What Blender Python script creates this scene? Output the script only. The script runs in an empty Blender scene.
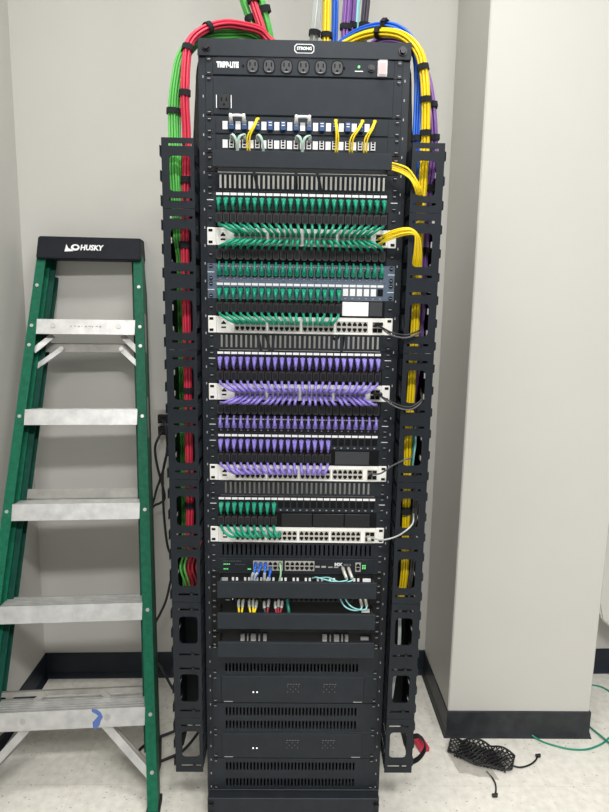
import bpy, bmesh, math, random
from mathutils import Vector, Matrix
random.seed(7)
scene = bpy.context.scene
COL = scene.collection
R = math.radians

# ------------------------------------------------------------------ materials
def mat(name, col, rough=.5, metal=0., spec=.5, tint=None, var=0., vscale=8., bump=0., bscale=200., emit=None, estr=0., coat=0., alpha=1., trans=0.):
    m = bpy.data.materials.new(name); m.use_nodes = True
    nt = m.node_tree; b = nt.nodes['Principled BSDF']
    b.inputs['Base Color'].default_value = (*col, 1)
    b.inputs['Roughness'].default_value = rough
    b.inputs['Metallic'].default_value = metal
    b.inputs['Specular IOR Level'].default_value = spec
    b.inputs['Coat Weight'].default_value = coat
    if tint: b.inputs['Specular Tint'].default_value = (*tint, 1)
    b.inputs['Alpha'].default_value = alpha
    b.inputs['Transmission Weight'].default_value = trans
    if emit:
        b.inputs['Emission Color'].default_value = (*emit, 1); b.inputs['Emission Strength'].default_value = estr
    if var or bump:
        tc = nt.nodes.new('ShaderNodeTexCoord')
    if var:
        n = nt.nodes.new('ShaderNodeTexNoise'); n.inputs['Scale'].default_value = vscale; n.inputs['Detail'].default_value = 6
        nt.links.new(tc.outputs['Object'], n.inputs['Vector'])
        r = nt.nodes.new('ShaderNodeMapRange')
        r.inputs['From Min'].default_value = .3; r.inputs['From Max'].default_value = .7
        r.inputs['To Min'].default_value = 1 - var; r.inputs['To Max'].default_value = 1 + var
        nt.links.new(n.outputs['Fac'], r.inputs['Value'])
        x = nt.nodes.new('ShaderNodeVectorMath'); x.operation = 'SCALE'
        x.inputs[0].default_value = col
        nt.links.new(r.outputs['Result'], x.inputs['Scale'])
        nt.links.new(x.outputs['Vector'], b.inputs['Base Color'])
    if bump:
        n2 = nt.nodes.new('ShaderNodeTexNoise'); n2.inputs['Scale'].default_value = bscale; n2.inputs['Detail'].default_value = 3
        nt.links.new(tc.outputs['Object'], n2.inputs['Vector'])
        bp = nt.nodes.new('ShaderNodeBump'); bp.inputs['Strength'].default_value = bump; bp.inputs['Distance'].default_value = .002
        nt.links.new(n2.outputs['Fac'], bp.inputs['Height']); nt.links.new(bp.outputs['Normal'], b.inputs['Normal'])
    return m

def floor_mat():
    m = mat('vinyl_floor', (.6, .58, .52), .38)
    nt = m.node_tree; b = nt.nodes['Principled BSDF']; L = nt.links
    tc = nt.nodes.new('ShaderNodeTexCoord')
    def node(t, **kw):
        n = nt.nodes.new(t)
        for k, v in kw.items(): setattr(n, k, v)
        return n
    # broad mottling
    n1 = node('ShaderNodeTexNoise'); n1.inputs['Scale'].default_value = 45; n1.inputs['Detail'].default_value = 5
    L.new(tc.outputs['Object'], n1.inputs['Vector'])
    c1 = node('ShaderNodeValToRGB')
    c1.color_ramp.elements[0].position = .3; c1.color_ramp.elements[0].color = (.71, .685, .615, 1)
    c1.color_ramp.elements[1].position = .72; c1.color_ramp.elements[1].color = (.86, .835, .76, 1)
    L.new(n1.outputs['Fac'], c1.inputs['Fac'])
    # dark flecks
    mp = node('ShaderNodeMapping'); mp.inputs['Scale'].default_value = (1, 1.7, 1); mp.inputs['Rotation'].default_value = (0, 0, .6)
    L.new(tc.outputs['Object'], mp.inputs['Vector'])
    nd = node('ShaderNodeTexNoise'); nd.inputs['Scale'].default_value = 60; L.new(mp.outputs['Vector'], nd.inputs['Vector'])
    mx = node('ShaderNodeVectorMath'); mx.operation = 'MULTIPLY_ADD'
    mx.inputs[1].default_value = (.02, .02, .02)
    L.new(nd.outputs['Color'], mx.inputs[0]); L.new(mp.outputs['Vector'], mx.inputs[2])
    vo = node('ShaderNodeTexVoronoi'); vo.inputs['Scale'].default_value = 60
    L.new(mx.outputs['Vector'], vo.inputs['Vector'])
    lt = node('ShaderNodeMath', operation='LESS_THAN'); lt.inputs[1].default_value = .17
    L.new(vo.outputs['Distance'], lt.inputs[0])
    sp = node('ShaderNodeSeparateColor'); L.new(vo.outputs['Color'], sp.inputs['Color'])
    l2 = node('ShaderNodeMath', operation='LESS_THAN'); l2.inputs[1].default_value = .26
    L.new(sp.outputs['Red'], l2.inputs[0])
    an = node('ShaderNodeMath', operation='MULTIPLY'); L.new(lt.outputs[0], an.inputs[0]); L.new(l2.outputs[0], an.inputs[1])
    am = node('ShaderNodeMath', operation='MULTIPLY'); am.inputs[1].default_value = .72; L.new(an.outputs[0], am.inputs[0])
    mix = node('ShaderNodeMix', data_type='RGBA')
    L.new(am.outputs[0], mix.inputs['Factor']); L.new(c1.outputs['Color'], mix.inputs[6]); mix.inputs[7].default_value = (.12, .10, .08, 1)
    # tile seams (12 inch tiles)
    br = node('ShaderNodeTexBrick'); br.offset = 0; br.inputs['Scale'].default_value = 1
    br.inputs['Brick Width'].default_value = .305; br.inputs['Row Height'].default_value = .305; br.inputs['Mortar Size'].default_value = .0008
    br.inputs['Color1'].default_value = (1, 1, 1, 1); br.inputs['Color2'].default_value = (.985, .985, .985, 1); br.inputs['Mortar'].default_value = (.86, .85, .82, 1)
    L.new(tc.outputs['Object'], br.inputs['Vector'])
    mm = node('ShaderNodeMix', data_type='RGBA', blend_type='MULTIPLY'); mm.inputs['Factor'].default_value = 1
    L.new(mix.outputs[2], mm.inputs[6]); L.new(br.outputs['Color'], mm.inputs[7])
    L.new(mm.outputs[2], b.inputs['Base Color'])
    return m

M = dict(
    wall=mat('painted_wall', (.555, .547, .510), .6, var=.015, vscale=2.5, bump=.15, bscale=260),
    pillar=mat('painted_pillar', (.575, .565, .525), .55, var=.015, vscale=3, bump=.12, bscale=260),
    ceil=mat('ceiling_paint', (.75, .75, .73), .8),
    floor=floor_mat(),
    cove=mat('rubber_cove_base', (.012, .017, .028), .45, spec=.3, var=.25, vscale=14),
    cove2=mat('scuffed_cove_base', (.026, .029, .033), .45, spec=.35, var=.35, vscale=22),
    rack=mat('rack_black', (.0165, .0190, .0235), .45, spec=.26, tint=(.87, .945, 1.), var=.12, vscale=30),
    panel=mat('panel_black', (.0200, .0235, .0285), .5, spec=.22, tint=(.87, .945, 1.), var=.1, vscale=25),
    mgr=mat('manager_black', (.0115, .0140, .0180), .48, spec=.26, tint=(.87, .945, 1.), var=.08, vscale=20),
    matte=mat('matte_black', (.006, .0065, .008), .6, spec=.3),
    dark=mat('dark_cavity', (.0025, .003, .004), .7, spec=.2),
    blk=mat('black_plastic', (.007, .0075, .0095), .38, spec=.4),
    screw=mat('black_screw', (.02, .02, .023), .3, metal=.6),
    velcro=mat('hook_loop_black', (.010, .011, .014), .95, bump=.6, bscale=900),
    white=mat('switch_white', (.86, .85, .81), .4, var=.03, vscale=30),
    tag=mat('white_tag', (.80, .80, .80), .5),
    greytag=mat('grey_tag', (.38, .39, .40), .5),
    grey=mat('steel_grey', (.30, .33, .38), .4, metal=.3),
    bluegrey=mat('filmed_panel', (.10, .135, .19), .35),
    dkgrey=mat('dark_grey_plate', (.032, .034, .039), .5),
    text=mat('white_print', (.82, .83, .84), .5),
    dimtext=mat('grey_print', (.22, .22, .22), .5),
    green=mat('green_cord', (.004, .27, .155), .38),
    greenplug=mat('green_plug', (.012, .30, .19), .25, trans=.15),
    purple=mat('purple_cord', (.235, .18, .56), .38),
    purpleplug=mat('purple_plug', (.26, .21, .62), .25, trans=.1),
    lime=mat('lime_cable', (.10, .48, .085), .42),
    red=mat('red_cable', (.66, .035, .075), .42),
    yellow=mat('yellow_cable', (.90, .66, .008), .4),
    blue=mat('blue_cable', (.018, .13, .62), .4),
    violet=mat('violet_cable', (.20, .085, .33), .45),
    whitec=mat('white_cable', (.46, .49, .47), .45),
    aqua=mat('aqua_cable', (.30, .68, .68), .4),
    mint=mat('mint_cable', (.36, .62, .48), .4),
    palegreen=mat('pale_green_cable', (.36, .62, .36), .4),
    greycab=mat('grey_cable', (.08, .08, .08), .45),
    darkcab=mat('dark_cable', (.05, .04, .06), .5),
    maroon=mat('maroon_cable', (.33, .02, .035), .45),
    tealc=mat('teal_cable', (.01, .18, .13), .45),
    bluelc=mat('blue_adapter', (.012, .06, .20), .35),
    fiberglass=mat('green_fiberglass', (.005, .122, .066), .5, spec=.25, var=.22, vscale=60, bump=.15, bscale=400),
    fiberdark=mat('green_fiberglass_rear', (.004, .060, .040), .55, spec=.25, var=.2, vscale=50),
    alu=mat('worn_aluminium', (.66, .66, .65), .42, metal=.75, var=.14, vscale=26, bump=.2, bscale=150),
    alud=mat('dull_aluminium', (.36, .35, .325), .48, metal=.6, var=.2, vscale=18),
    zinc=mat('zinc_rivet', (.6, .6, .58), .35, metal=.8),
    cap=mat('ladder_cap_plastic', (.009, .0105, .016), .55, spec=.2, var=.15, vscale=40),
    rubber=mat('black_rubber', (.012, .012, .013), .8),
    tape=mat('blue_tape', (.07, .13, .36), .6),
    plate=mat('steel_wallplate', (.55, .54, .50), .4, metal=.4),
    powercord=mat('power_cord_black', (.012, .012, .014), .5),
    ledg=mat('green_led', (.1, .6, .15), .4, emit=(.25, 1., .3), estr=.7),
    ledw=mat('white_led', (.8, .85, .8), .4, emit=(.9, 1., .9), estr=.8),
    redsw=mat('red_rocker', (.55, .04, .05), .3, emit=(1, .1, .08), estr=.25),
    clear=mat('clear_cover', (.75, .75, .75), .15, alpha=.45),
    bag=mat('clear_bag', (.42, .40, .36), .2, alpha=.42),
    mesh=mat('black_mesh_plastic', (.010, .010, .011), .45),
    cable_green=mat('thin_green_cable', (.01, .27, .17), .4),
    redtag=mat('red_tag', (.52, .03, .06), .45),
    casing=mat('cassette_casing', (.020, .020, .022), .4),
    darkred=mat('dark_red_latch', (.12, .012, .018), .5),
    silver=mat('silver_connector', (.55, .53, .48), .35, metal=.3),
    board=mat('offwhite_board', (.62, .61, .56), .5),
)

# ------------------------------------------------------------------ mesh builder
class MB:
    def __init__(s): s.v = []; s.f = []; s.mi = []; s.sm = []
    def poly(s, pts, m=0, smooth=False):
        n = len(s.v); s.v += [tuple(p) for p in pts]; s.f.append(tuple(range(n, n + len(pts)))); s.mi.append(m); s.sm.append(smooth)
    def hexa(s, p, m=0):     # p: 4 bottom + 4 top
        n = len(s.v); s.v += [tuple(q) for q in p]
        for q in ((3, 2, 1, 0), (4, 5, 6, 7), (0, 1, 5, 4), (1, 2, 6, 5), (2, 3, 7, 6), (3, 0, 4, 7)):
            s.f.append(tuple(n + i for i in q)); s.mi.append(m); s.sm.append(False)
    def box(s, x0, x1, y0, y1, z0, z1, m=0):
        s.hexa([(x0, y0, z0), (x1, y0, z0), (x1, y1, z0), (x0, y1, z0), (x0, y0, z1), (x1, y0, z1), (x1, y1, z1), (x0, y1, z1)], m)
    def cbox(s, c, d, m=0):
        s.box(c[0]-d[0]/2, c[0]+d[0]/2, c[1]-d[1]/2, c[1]+d[1]/2, c[2]-d[2]/2, c[2]+d[2]/2, m)
    def obox(s, mtx, d, m=0):
        pts = [mtx @ Vector((sx*d[0]/2, sy*d[1]/2, sz*d[2]/2)) for sz in (-1, 1) for sx, sy in ((-1, -1), (1, -1), (1, 1), (-1, 1))]
        s.hexa(pts, m)
    def bar(s, a, b, w, t, up=(0, 0, 1), m=0):   # rectangular bar from a to b
        a = Vector(a); b = Vector(b); d = (b - a); l = d.length; d.normalize()
        x = d.cross(Vector(up)).normalized(); y = x.cross(d)
        mt = Matrix((x, y, d)).transposed().to_4x4(); mt.translation = (a + b) / 2
        s.obox(mt, (w, t, l), m)
    def prism(s, poly, y0, y1, m=0):              # poly in (x,z), extruded in y
        k = len(poly); n = len(s.v)
        s.v += [(p[0], y0, p[1]) for p in poly] + [(p[0], y1, p[1]) for p in poly]
        s.f.append(tuple(range(n, n + k))); s.f.append(tuple(range(n + 2*k - 1, n + k - 1, -1)))
        s.mi += [m, m]; s.sm += [False, False]
        for i in range(k):
            j = (i + 1) % k; s.f.append((n + j, n + i, n + k + i, n + k + j)); s.mi.append(m); s.sm.append(False)
    def loft(s, A, B, m=0, smooth=False):         # two closed 3-D sections
        k = len(A); n = len(s.v); s.v += [tuple(p) for p in A] + [tuple(p) for p in B]
        s.f.append(tuple(range(n + k - 1, n - 1, -1))); s.f.append(tuple(range(n + k, n + 2*k))); s.mi += [m, m]; s.sm += [False, False]
        for i in range(k):
            j = (i + 1) % k; s.f.append((n + i, n + j, n + k + j, n + k + i)); s.mi.append(m); s.sm.append(smooth)
    def tube(s, path, r, n=6, m=0, cap=True):     # r: number or list
        P = [Vector(p) for p in path]; rr = r if isinstance(r, (list, tuple)) else [r]*len(P)
        base = len(s.v); nrm = None
        for i, p in enumerate(P):
            t = (P[min(i+1, len(P)-1)] - P[max(i-1, 0)])
            if t.length < 1e-9: t = Vector((0, 0, 1))
            t.normalize()
            if nrm is None:
                nrm = t.orthogonal().normalized()
            nrm = (nrm - t*nrm.dot(t))
            if nrm.length < 1e-6: nrm = t.orthogonal()
            nrm.normalize(); bn = t.cross(nrm)
            for k in range(n):
                a = 2*math.pi*k/n; s.v.append(tuple(p + rr[i]*(math.cos(a)*nrm + math.sin(a)*bn)))
        for i in range(len(P)-1):
            for k in range(n):
                a = base + i*n + k; b = base + i*n + (k+1) % n
                s.f.append((a, b, b+n, a+n)); s.mi.append(m); s.sm.append(True)
        if cap:
            s.f.append(tuple(base + k for k in range(n-1, -1, -1))); e = base + (len(P)-1)*n
            s.f.append(tuple(e + k for k in range(n))); s.mi += [m, m]; s.sm += [False, False]
    def cyl(s, a, b, r, n=10, m=0, r2=None): s.tube([a, b], [r, r if r2 is None else r2], n, m)
    def plate(s, x0, x1, z0, z1, y0, y1, holes, m=0):
        """flat plate in xz with rectangular holes (x0,x1,z0,z1) that do not overlap in z unless they share the same z span"""
        rows = {}
        for h in holes: rows.setdefault((h[2], h[3]), []).append((h[0], h[1]))
        z = z0
        for (a, b) in sorted(rows):
            if a > z + 1e-6: s.box(x0, x1, y0, y1, z, a, m)
            x = x0
            for (p, q) in sorted(rows[(a, b)]):
                if p > x + 1e-6: s.box(x, p, y0, y1, a, b, m)
                x = q
            if x < x1 - 1e-6: s.box(x, x1, y0, y1, a, b, m)
            z = b
        if z < z1 - 1e-6: s.box(x0, x1, y0, y1, z, z1, m)
    def build(s, name, mats, parent=None, bevel=0, local=False, segs=1):
        if not isinstance(mats, (list, tuple)): mats = [mats]
        if parent is not None:
            o = Vector((0, 0, 0)) if local else WORLD[parent.name]
        else:
            xs, ys, zs = zip(*s.v); o = Vector(((min(xs)+max(xs))/2, (min(ys)+max(ys))/2, min(zs)))
        me = bpy.data.meshes.new(name)
        me.from_pydata([(x-o.x, y-o.y, z-o.z) for x, y, z in s.v], [], s.f)
        for mt in mats: me.materials.append(mt)
        me.polygons.foreach_set('material_index', s.mi); me.polygons.foreach_set('use_smooth', s.sm)
        if bevel:
            bm = bmesh.new(); bm.from_mesh(me)
            bmesh.ops.remove_doubles(bm, verts=bm.verts, dist=1e-6)
            ed = [e for e in bm.edges if len(e.link_faces) == 2 and e.calc_face_angle(0) > .6]
            bmesh.ops.bevel(bm, geom=ed, offset=bevel, segments=segs, affect='EDGES', clamp_overlap=True)
            bm.to_mesh(me); bm.free()
        me.update()
        ob = bpy.data.objects.new(name, me); COL.objects.link(ob)
        if parent is not None:
            ob.parent = parent
            WORLD[ob.name] = Vector(o)
        else:
            ob.location = o; WORLD[ob.name] = Vector(o)
        return ob
WORLD = {}

def tag(o, label, cat, group=None, kind=None):
    if label: o['label'] = label
    if cat: o['category'] = cat
    if group: o['group'] = group
    if kind: o['kind'] = kind
    return o
def empty(name, loc, label, cat, group=None):
    o = bpy.data.objects.new(name, None); COL.objects.link(o); o.location = loc; o.empty_display_size = .05
    WORLD[o.name] = Vector(loc)
    return tag(o, label, cat, group)
def struct(mb, name, mats, bevel=0):
    o = mb.build(name, mats, bevel=bevel); o['kind'] = 'structure'; return o
def copy_part(src, parent, loc=None):
    c = src.copy(); COL.objects.link(c); c.parent = parent
    if loc is not None: c.location = Vector(loc) - WORLD[parent.name]
    WORLD[c.name] = WORLD[parent.name]
    return c
def text(s, size, x, z, y, parent, material, name='lettering', w=None, bold=0.0, local=False, shear=0.):
    cu = bpy.data.curves.new('t', 'FONT'); cu.body = s; cu.size = size; cu.align_x = 'CENTER'; cu.align_y = 'CENTER'
    cu.extrude = .0003; cu.offset = bold; cu.resolution_u = 2; cu.shear = shear
    ob = bpy.data.objects.new('t', cu); COL.objects.link(ob)
    bpy.context.view_layer.update()
    me = bpy.data.meshes.new_from_object(ob.evaluated_get(bpy.context.evaluated_depsgraph_get()))
    bpy.data.objects.remove(ob)
    xs = [v.co.x for v in me.vertices]; cw = max(xs) - min(xs); sc = (w / cw) if w else 1
    for v in me.vertices:
        v.co = Vector((v.co.x*sc, -v.co.z, v.co.y))
    me.materials.append(material)
    t = bpy.data.objects.new(name, me); COL.objects.link(t)
    o = Vector((0, 0, 0)) if local else WORLD[parent.name]
    t.parent = parent; t.location = Vector((x, y, z)) - o; WORLD[t.name] = o
    return t

def cr(pts, n=8):     # Catmull-Rom
    P = [Vector(p) for p in pts]; Q = [P[0]*2 - P[1]] + P + [P[-1]*2 - P[-2]]; out = []
    for i in range(1, len(Q)-2):
        a, b, c, d = Q[i-1:i+3]
        for k in range(n):
            t = k/n
            out.append(.5*((2*b) + (c-a)*t + (2*a-5*b+4*c-d)*t*t + (3*b-a-3*c+d)*t**3))
    out.append(P[-1]); return out
ORD = ['first', 'second', 'third', 'fourth', 'fifth', 'sixth', 'seventh', 'eighth', 'ninth', 'tenth', 'eleventh', 'twelfth', 'thirteenth', 'fourteenth',
       'fifteenth', 'sixteenth', 'seventeenth', 'eighteenth', 'nineteenth', 'twentieth', 'twenty-first', 'twenty-second', 'twenty-third', 'twenty-fourth']

# ------------------------------------------------------------------ the room
CZ = 3.4
m = MB(); m.box(-1.35, 3.0, -2.6, 1.6, -.05, 0); struct(m, 'floor', M['floor'])
m = MB(); m.box(-1.35, 3.0, -2.6, 1.6, CZ, CZ+.05); struct(m, 'ceiling', M['ceil'])
# back wall turns away a little to the right
def wy(x): return .668 + (x + 1.0)*.026
m = MB(); m.hexa([(-1.2, wy(-1.2), 0), (2.6, wy(2.6), 0), (2.6, wy(2.6)+.1, 0), (-1.2, wy(-1.2)+.1, 0),
                  (-1.2, wy(-1.2), CZ), (2.6, wy(2.6), CZ), (2.6, wy(2.6)+.1, CZ), (-1.2, wy(-1.2)+.1, CZ)])
struct(m, 'wall_back', M['wall'])
m = MB(); m.hexa([(-1.12, -2.4, 0), (-1.02, -2.4, 0), (-1.02, wy(-1.02), 0), (-1.12, wy(-1.02), 0), (-1.12, -2.4, CZ), (-1.0, -2.4, CZ), (-1.0, wy(-1), CZ), (-1.12, wy(-1), CZ)])
struct(m, 'wall_left', M['wall'])
# pillar
PB = [(.553, .337), (1.066, .337), (1.066, wy(1.07)), (.548, wy(.55))]
PT = [(.541, .337), (1.058, .337), (1.058, wy(1.07)), (.535, wy(.55))]
m = MB(); m.loft([(x, y, 0) for x, y in PB], [(x, y, CZ) for x, y in PT]); struct(m, 'wall_pillar', M['pillar'], bevel=.004)
# cove base mouldings: vertical face plus a curved toe
def cove(name, pts, h, material, toe=.016):
    mb = MB(); prof = [(0, 0), (toe, 0), (toe*.75, .006), (.007, .016), (.004, .024), (.004, h-.003), (.002, h), (0, h)]
    P = [Vector((x, y)) for x, y in pts]; rings = []
    for i, p in enumerate(P):
        def nrm(a, b):
            d = (b - a).normalized(); return Vector((d.y, -d.x))
        if i == 0: n = nrm(P[0], P[1])
        elif i == len(P)-1: n = nrm(P[-2], P[-1])
        else:
            n1 = nrm(P[i-1], p); n2 = nrm(p, P[i+1]); n = (n1 + n2); n = n / max(.3, n.dot(n1))
        rings.append([(p.x + n.x*d, p.y + n.y*d, z) for d, z in prof])
    for a, b in zip(rings, rings[1:]):
        for k in range(len(prof)-1): mb.poly([a[k], a[k+1], b[k+1], b[k]][::-1], smooth=False)
    for ring in (rings[0], rings[-1]): mb.poly(ring)
    o = mb.build(name, material); o['kind'] = 'structure'; return o
cove('baseboard_left', [(-1.0195, -2.2), (-1.0195, wy(-1.02))], .104, M['cove'])
cove('baseboard_back', [(-1.018, wy(-1.018)), (.549, wy(.549))], .108, M['cove'])
cove('baseboard_pillar', [(.548, wy(.55)), (.553, .337), (1.066, .337), (1.066, wy(1.07))], .103, M['cove2'], toe=.012)
cove('baseboard_right', [(1.066, wy(1.066)), (2.5, wy(2.5))], .108, M['cove'])

# ------------------------------------------------------------------ rack
U = .04445; Z5 = .9016
def zk(k): return Z5 + U*k*(1.0 if k >= 0 else 1.035)
rack = empty('equipment_rack', (0, .04, 0), 'tall black open-frame equipment rack full of network gear and patch cords', 'rack')
TOP = 2.163
for sx in (-1, 1):
    mb = MB(); a, b = sorted((sx*.2588, sx*.2225))
    mb.box(a, b, 0, .004, .09, TOP-.002); w0, w1 = sorted((sx*.2588, sx*.2545)); mb.box(w0, w1, .004, .072, .0, TOP-.002); mb.box(a, b, .072, .076, .09, TOP-.002)
    k = -17.6
    for i in range(46):
        z = zk(-17.6 + i) + .004
        if z < TOP-.06: mb.box(sx*.2475-.0012, sx*.2475+.0012, -.0006, 0, z-.0035, z+.0025, 1)
    mb.build('post', [M['rack'], M['greytag'], M['dark']], rack)
mb = MB(); mb.box(-.2595, .2595, -.007, -.001, 2.1240, TOP); mb.box(-.2595, .2595, -.001, .05, TOP-.006, TOP)
mb.build('top_angle', M['rack'], rack, bevel=.0012)
mb = MB(); mb.box(-.2595, .2595, .077, .083, 2.1240, TOP); mb.build('rear_top_angle', M['rack'], rack, bevel=.001)
for x in (-.238, .238):
    mb = MB(); mb.cyl((x, -.007, 2.143), (x, -.010, 2.143), .0105, 16); mb.cyl((x, -.010, 2.143), (x, -.016, 2.143), .0075, 6); mb.build('bolt', M['screw'], rack)
mb = MB()
for r, mm, y in ((0, 1, -.0075), (.0018, 0, -.0079)):
    x0, x1, z0, z1 = -.025+r, .023-r, 2.1335+r, 2.1545-r; c = .005
    mb.prism([(x0+c, z0), (x1-c, z0), (x1, z0+c), (x1, z1-c), (x1-c, z1), (x0+c, z1), (x0, z1-c), (x0, z0+c)], y, -.007, mm)
bd = mb.build('badge', [M['panel'], M['text']], rack)
text('STRONG', .0095, -.001, 2.144, -.0082, rack, M['text'], 'badge_lettering', w=.036, bold=.0004)
mb = MB(); mb.box(-.2545, .2555, -.034, -.004, .0, .0865); mb.box(-.2545, .2545, -.004, .30, 0, .006); mb.box(-.256, .256, -.004, .0, .03, .089)
mb.build('base_angle', M['rack'], rack, bevel=.0015)
for x in (-.245, .247):
    for z in (.066, .030):
        mb = MB(); mb.cyl((x, -.034, z), (x, -.037, z), .009, 14); mb.cyl((x, -.037, z), (x, -.043, z), .0065, 6); mb.build('bolt', M['screw'], rack)

SC = MB(); SC.cyl((0, 0, 0), (0, -.0022, 0), .0052, 10); SC.box(-.0035, .0035, -.0026, -.0021, -.0007, .0007, 1)
_sc = None
def screws(root, zs, xs=(-.2325, .2325), y=-.003):
    global _sc
    for x in xs:
        for z in zs:
            if _sc is None:
                o = SC.build('screw', [M['screw'], M['greytag']], root, local=True); WORLD[o.name] = WORLD[root.name]; o.location = Vector((x, y, z)) - WORLD[root.name]; _sc = o
            else: copy_part(_sc, root, (x, y, z))
def unit(name, label, cat, z0, z1, group=None):
    r = empty(name, (0, 0, z0), label, cat, group); return r
G = .00025
def face(mb, z0, z1, hw=.2413, m=0, y0=-.003, y1=-.0002): mb.box(-hw, hw, y0, y1, z0+G, z1-G, m)

# outlet mesh (NEMA receptacle face)
def outlet(mb, x, z, s=1., rnd=True):
    w, h = .0150*s, .0165*s; pts = []
    for k in range(20):
        a = 2*math.pi*k/20; c, d = math.cos(a), math.sin(a)
        pts.append((x + w*math.copysign(abs(c)**.75, c), z + h*math.copysign(abs(d)**.75, d)))
    mb.prism(pts, -.0075, -.003, 0)
    mb.prism([(x + (p[0]-x)*.84, z + (p[1]-z)*.86) for p in pts], -.0079, -.0075, 3); 
    mb.box(x-.0078*s, x-.0048*s, -.0083, -.0078, z-.0005, z+.0085*s, 1); mb.box(x+.0046*s, x+.0076*s, -.0083, -.0078, z-.0005, z+.0085*s, 1)
    mb.cyl((x, -.0078, z-.0075*s), (x, -.0083, z-.0075*s), .0028*s, 10, 1)
    mb.box(x-.005*s, x+.005*s, -.0082, -.0078, z-.0125*s, z-.0115*s, 2)

# --- power strip
z0, z1 = zk(26.53), 2.1232
ps = unit('power_strip', 'black rack power strip with six outlets and a lit red switch at the rack top', 'power strip', z0, z1)
mb = MB(); face(mb, z0, z1); mb.box(-.2225, .2195, -.006, -.003, z0+.002, z1-.002); mb.box(-.215, .215, 0, .06, z0+.001, z1-.001)
mb.build('housing', M['panel'], ps, bevel=.0008)
zc = (z0+z1)/2 + .001
for x in (-.126, -.0862, -.0436, -.0025, .0395, .080):
    mb = MB(); outlet(mb, x, zc); mb.build('outlet', [M['dark'], M['dark'], M['greytag'], M['dkgrey']], ps)
text('TRIPP-LITE', .017, -.1865, zc+.001, -.0065, ps, M['text'], w=.054, bold=.0011)
for x in (-.149, .097):
    mb = MB(); mb.cyl((x, -.006, zc), (x, -.008, zc), .0028, 10); mb.build('indicator', M['dark'], ps)
mb = MB(); mb.cyl((.1325, -.006, zc+.003), (.1325, -.0085, zc+.003), .003, 10); mb.build('status_light', M['ledg'], ps)
mb = MB(); mb.box(.123, .143, -.0065, -.006, zc-.0075, zc-.0055); mb.build('legend', M['text'], ps)
mb = MB(); mb.cyl((.163, -.006, zc), (.163, -.010, zc), .0085, 16); mb.cyl((.163, -.010, zc), (.163, -.014, zc), .0055, 12); mb.build('breaker_button', M['blk'], ps)
mb = MB(); mb.box(.1785, .2015, -.0085, -.006, zc-.0175, zc+.0175, 0); mb.box(.1825, .1975, -.012, -.0085, zc-.013, zc+.013, 1)
sw = mb.build('rocker_switch', [M['tag'], M['redsw']], ps)
mb = MB(); mb.box(.1790, .2010, -.0185, -.0125, zc-.017, zc+.017); mb.build('switch_cover', M['clear'], sw, bevel=.0015)
screws(ps, (z0+.006, z1-.006))
# --- two unit panel with one outlet
z0, z1 = zk(24.5), zk(26.53)
op = unit('outlet_unit', 'plain black panel with a single outlet at its left end', 'outlet panel', z0, z1)
mb = MB(); face(mb, z0, z1); mb.box(-.2225, .2195, -.005, -.003, z0+.002, z1-.002); mb.box(-.215, .215, 0, .11, z0+.001, z1-.001); mb.build('housing', M['panel'], op, bevel=.0008)
ox, oz = -.196, z0+.031
mb = MB(); mb.box(ox-.0125, ox+.0125, -.009, -.005, oz-.0165, oz+.0165, 0)
mb.box(ox-.0075, ox-.0035, -.0094, -.0089, oz, oz+.009, 1); mb.box(ox+.0045, ox+.008, -.0094, -.0089, oz, oz+.009, 1); mb.cyl((ox, -.0089, oz-.008), (ox, -.0094, oz-.008), .0032, 10, 1)
mb.build('outlet', [M['blk'], M['dark']], op, bevel=.0008)
for x in (-.0185, .0175):
    mb = MB(); mb.box(ox+x-.0009, ox+x+.0009, -.0056, -.005, oz-.015, oz+.015); mb.build('legend_line', M['text'], op)
screws(op, (z0+.007, z1-.007))

# --- fiber panels
PX0 = -.1936; PP = .0319
fps = []
for k0, lab in ((23.5, 'black fiber panel with white tags and blue adapters, upper of the two'), (22.53, 'black fiber panel with white tags, half hidden behind the top cable cover')):
    z0, z1 = zk(k0), zk(k0+.98); zc = (z0+z1)/2
    fp = unit('fiber_patch_bay', lab, 'patch panel', z0, z1, 'fiber panels at the rack top'); fps.append((fp, z0, z1))
    mb = MB(); face(mb, z0, z1); mb.box(-.2165, .2100, -.0055, -.003, z0+.0025, z1-.0025); mb.box(-.215, .215, 0, .12, z0+.001, z1-.001); mb.build('housing', M['panel'], fp, bevel=.0006)
    for i in range(12):
        x = PX0 + PP*i
        mb = MB(); mb.box(x-.0062, x+.0062, -.0066, -.0055, zc-.0105, zc+.0085); mb.build('port_tag', M['tag'], fp)
        if i < 11 or k0 < 23:
            xa = x + PP*.5
            mb = MB()
            if k0 > 23: mb.box(xa-.0062, xa+.0062, -.015, -.0055, zc-.0115, zc+.009, 0); mb.box(xa-.004, xa+.004, -.0154, -.015, zc-.002, zc+.0, 1); mb.box(xa-.004, xa+.004, -.0154, -.015, zc+.004, zc+.006, 1)
            else:
                mb.box(xa-.0055, xa+.0055, -.010, -.0055, zc-.0105, zc+.009, 1)
                for q in (-.006, .0005, .0065): mb.box(xa-.0035, xa+.0035, -.0104, -.010, zc+q-.002, zc+q+.0022, 2)
            mb.build('adapter', [M['bluelc'], M['tag'], M['dark']], fp)
    screws(fp, (z0+.008, z1-.008))
zA = (fps[0][1]+fps[0][2])/2; zB = (fps[1][1]+fps[1][2])/2
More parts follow.
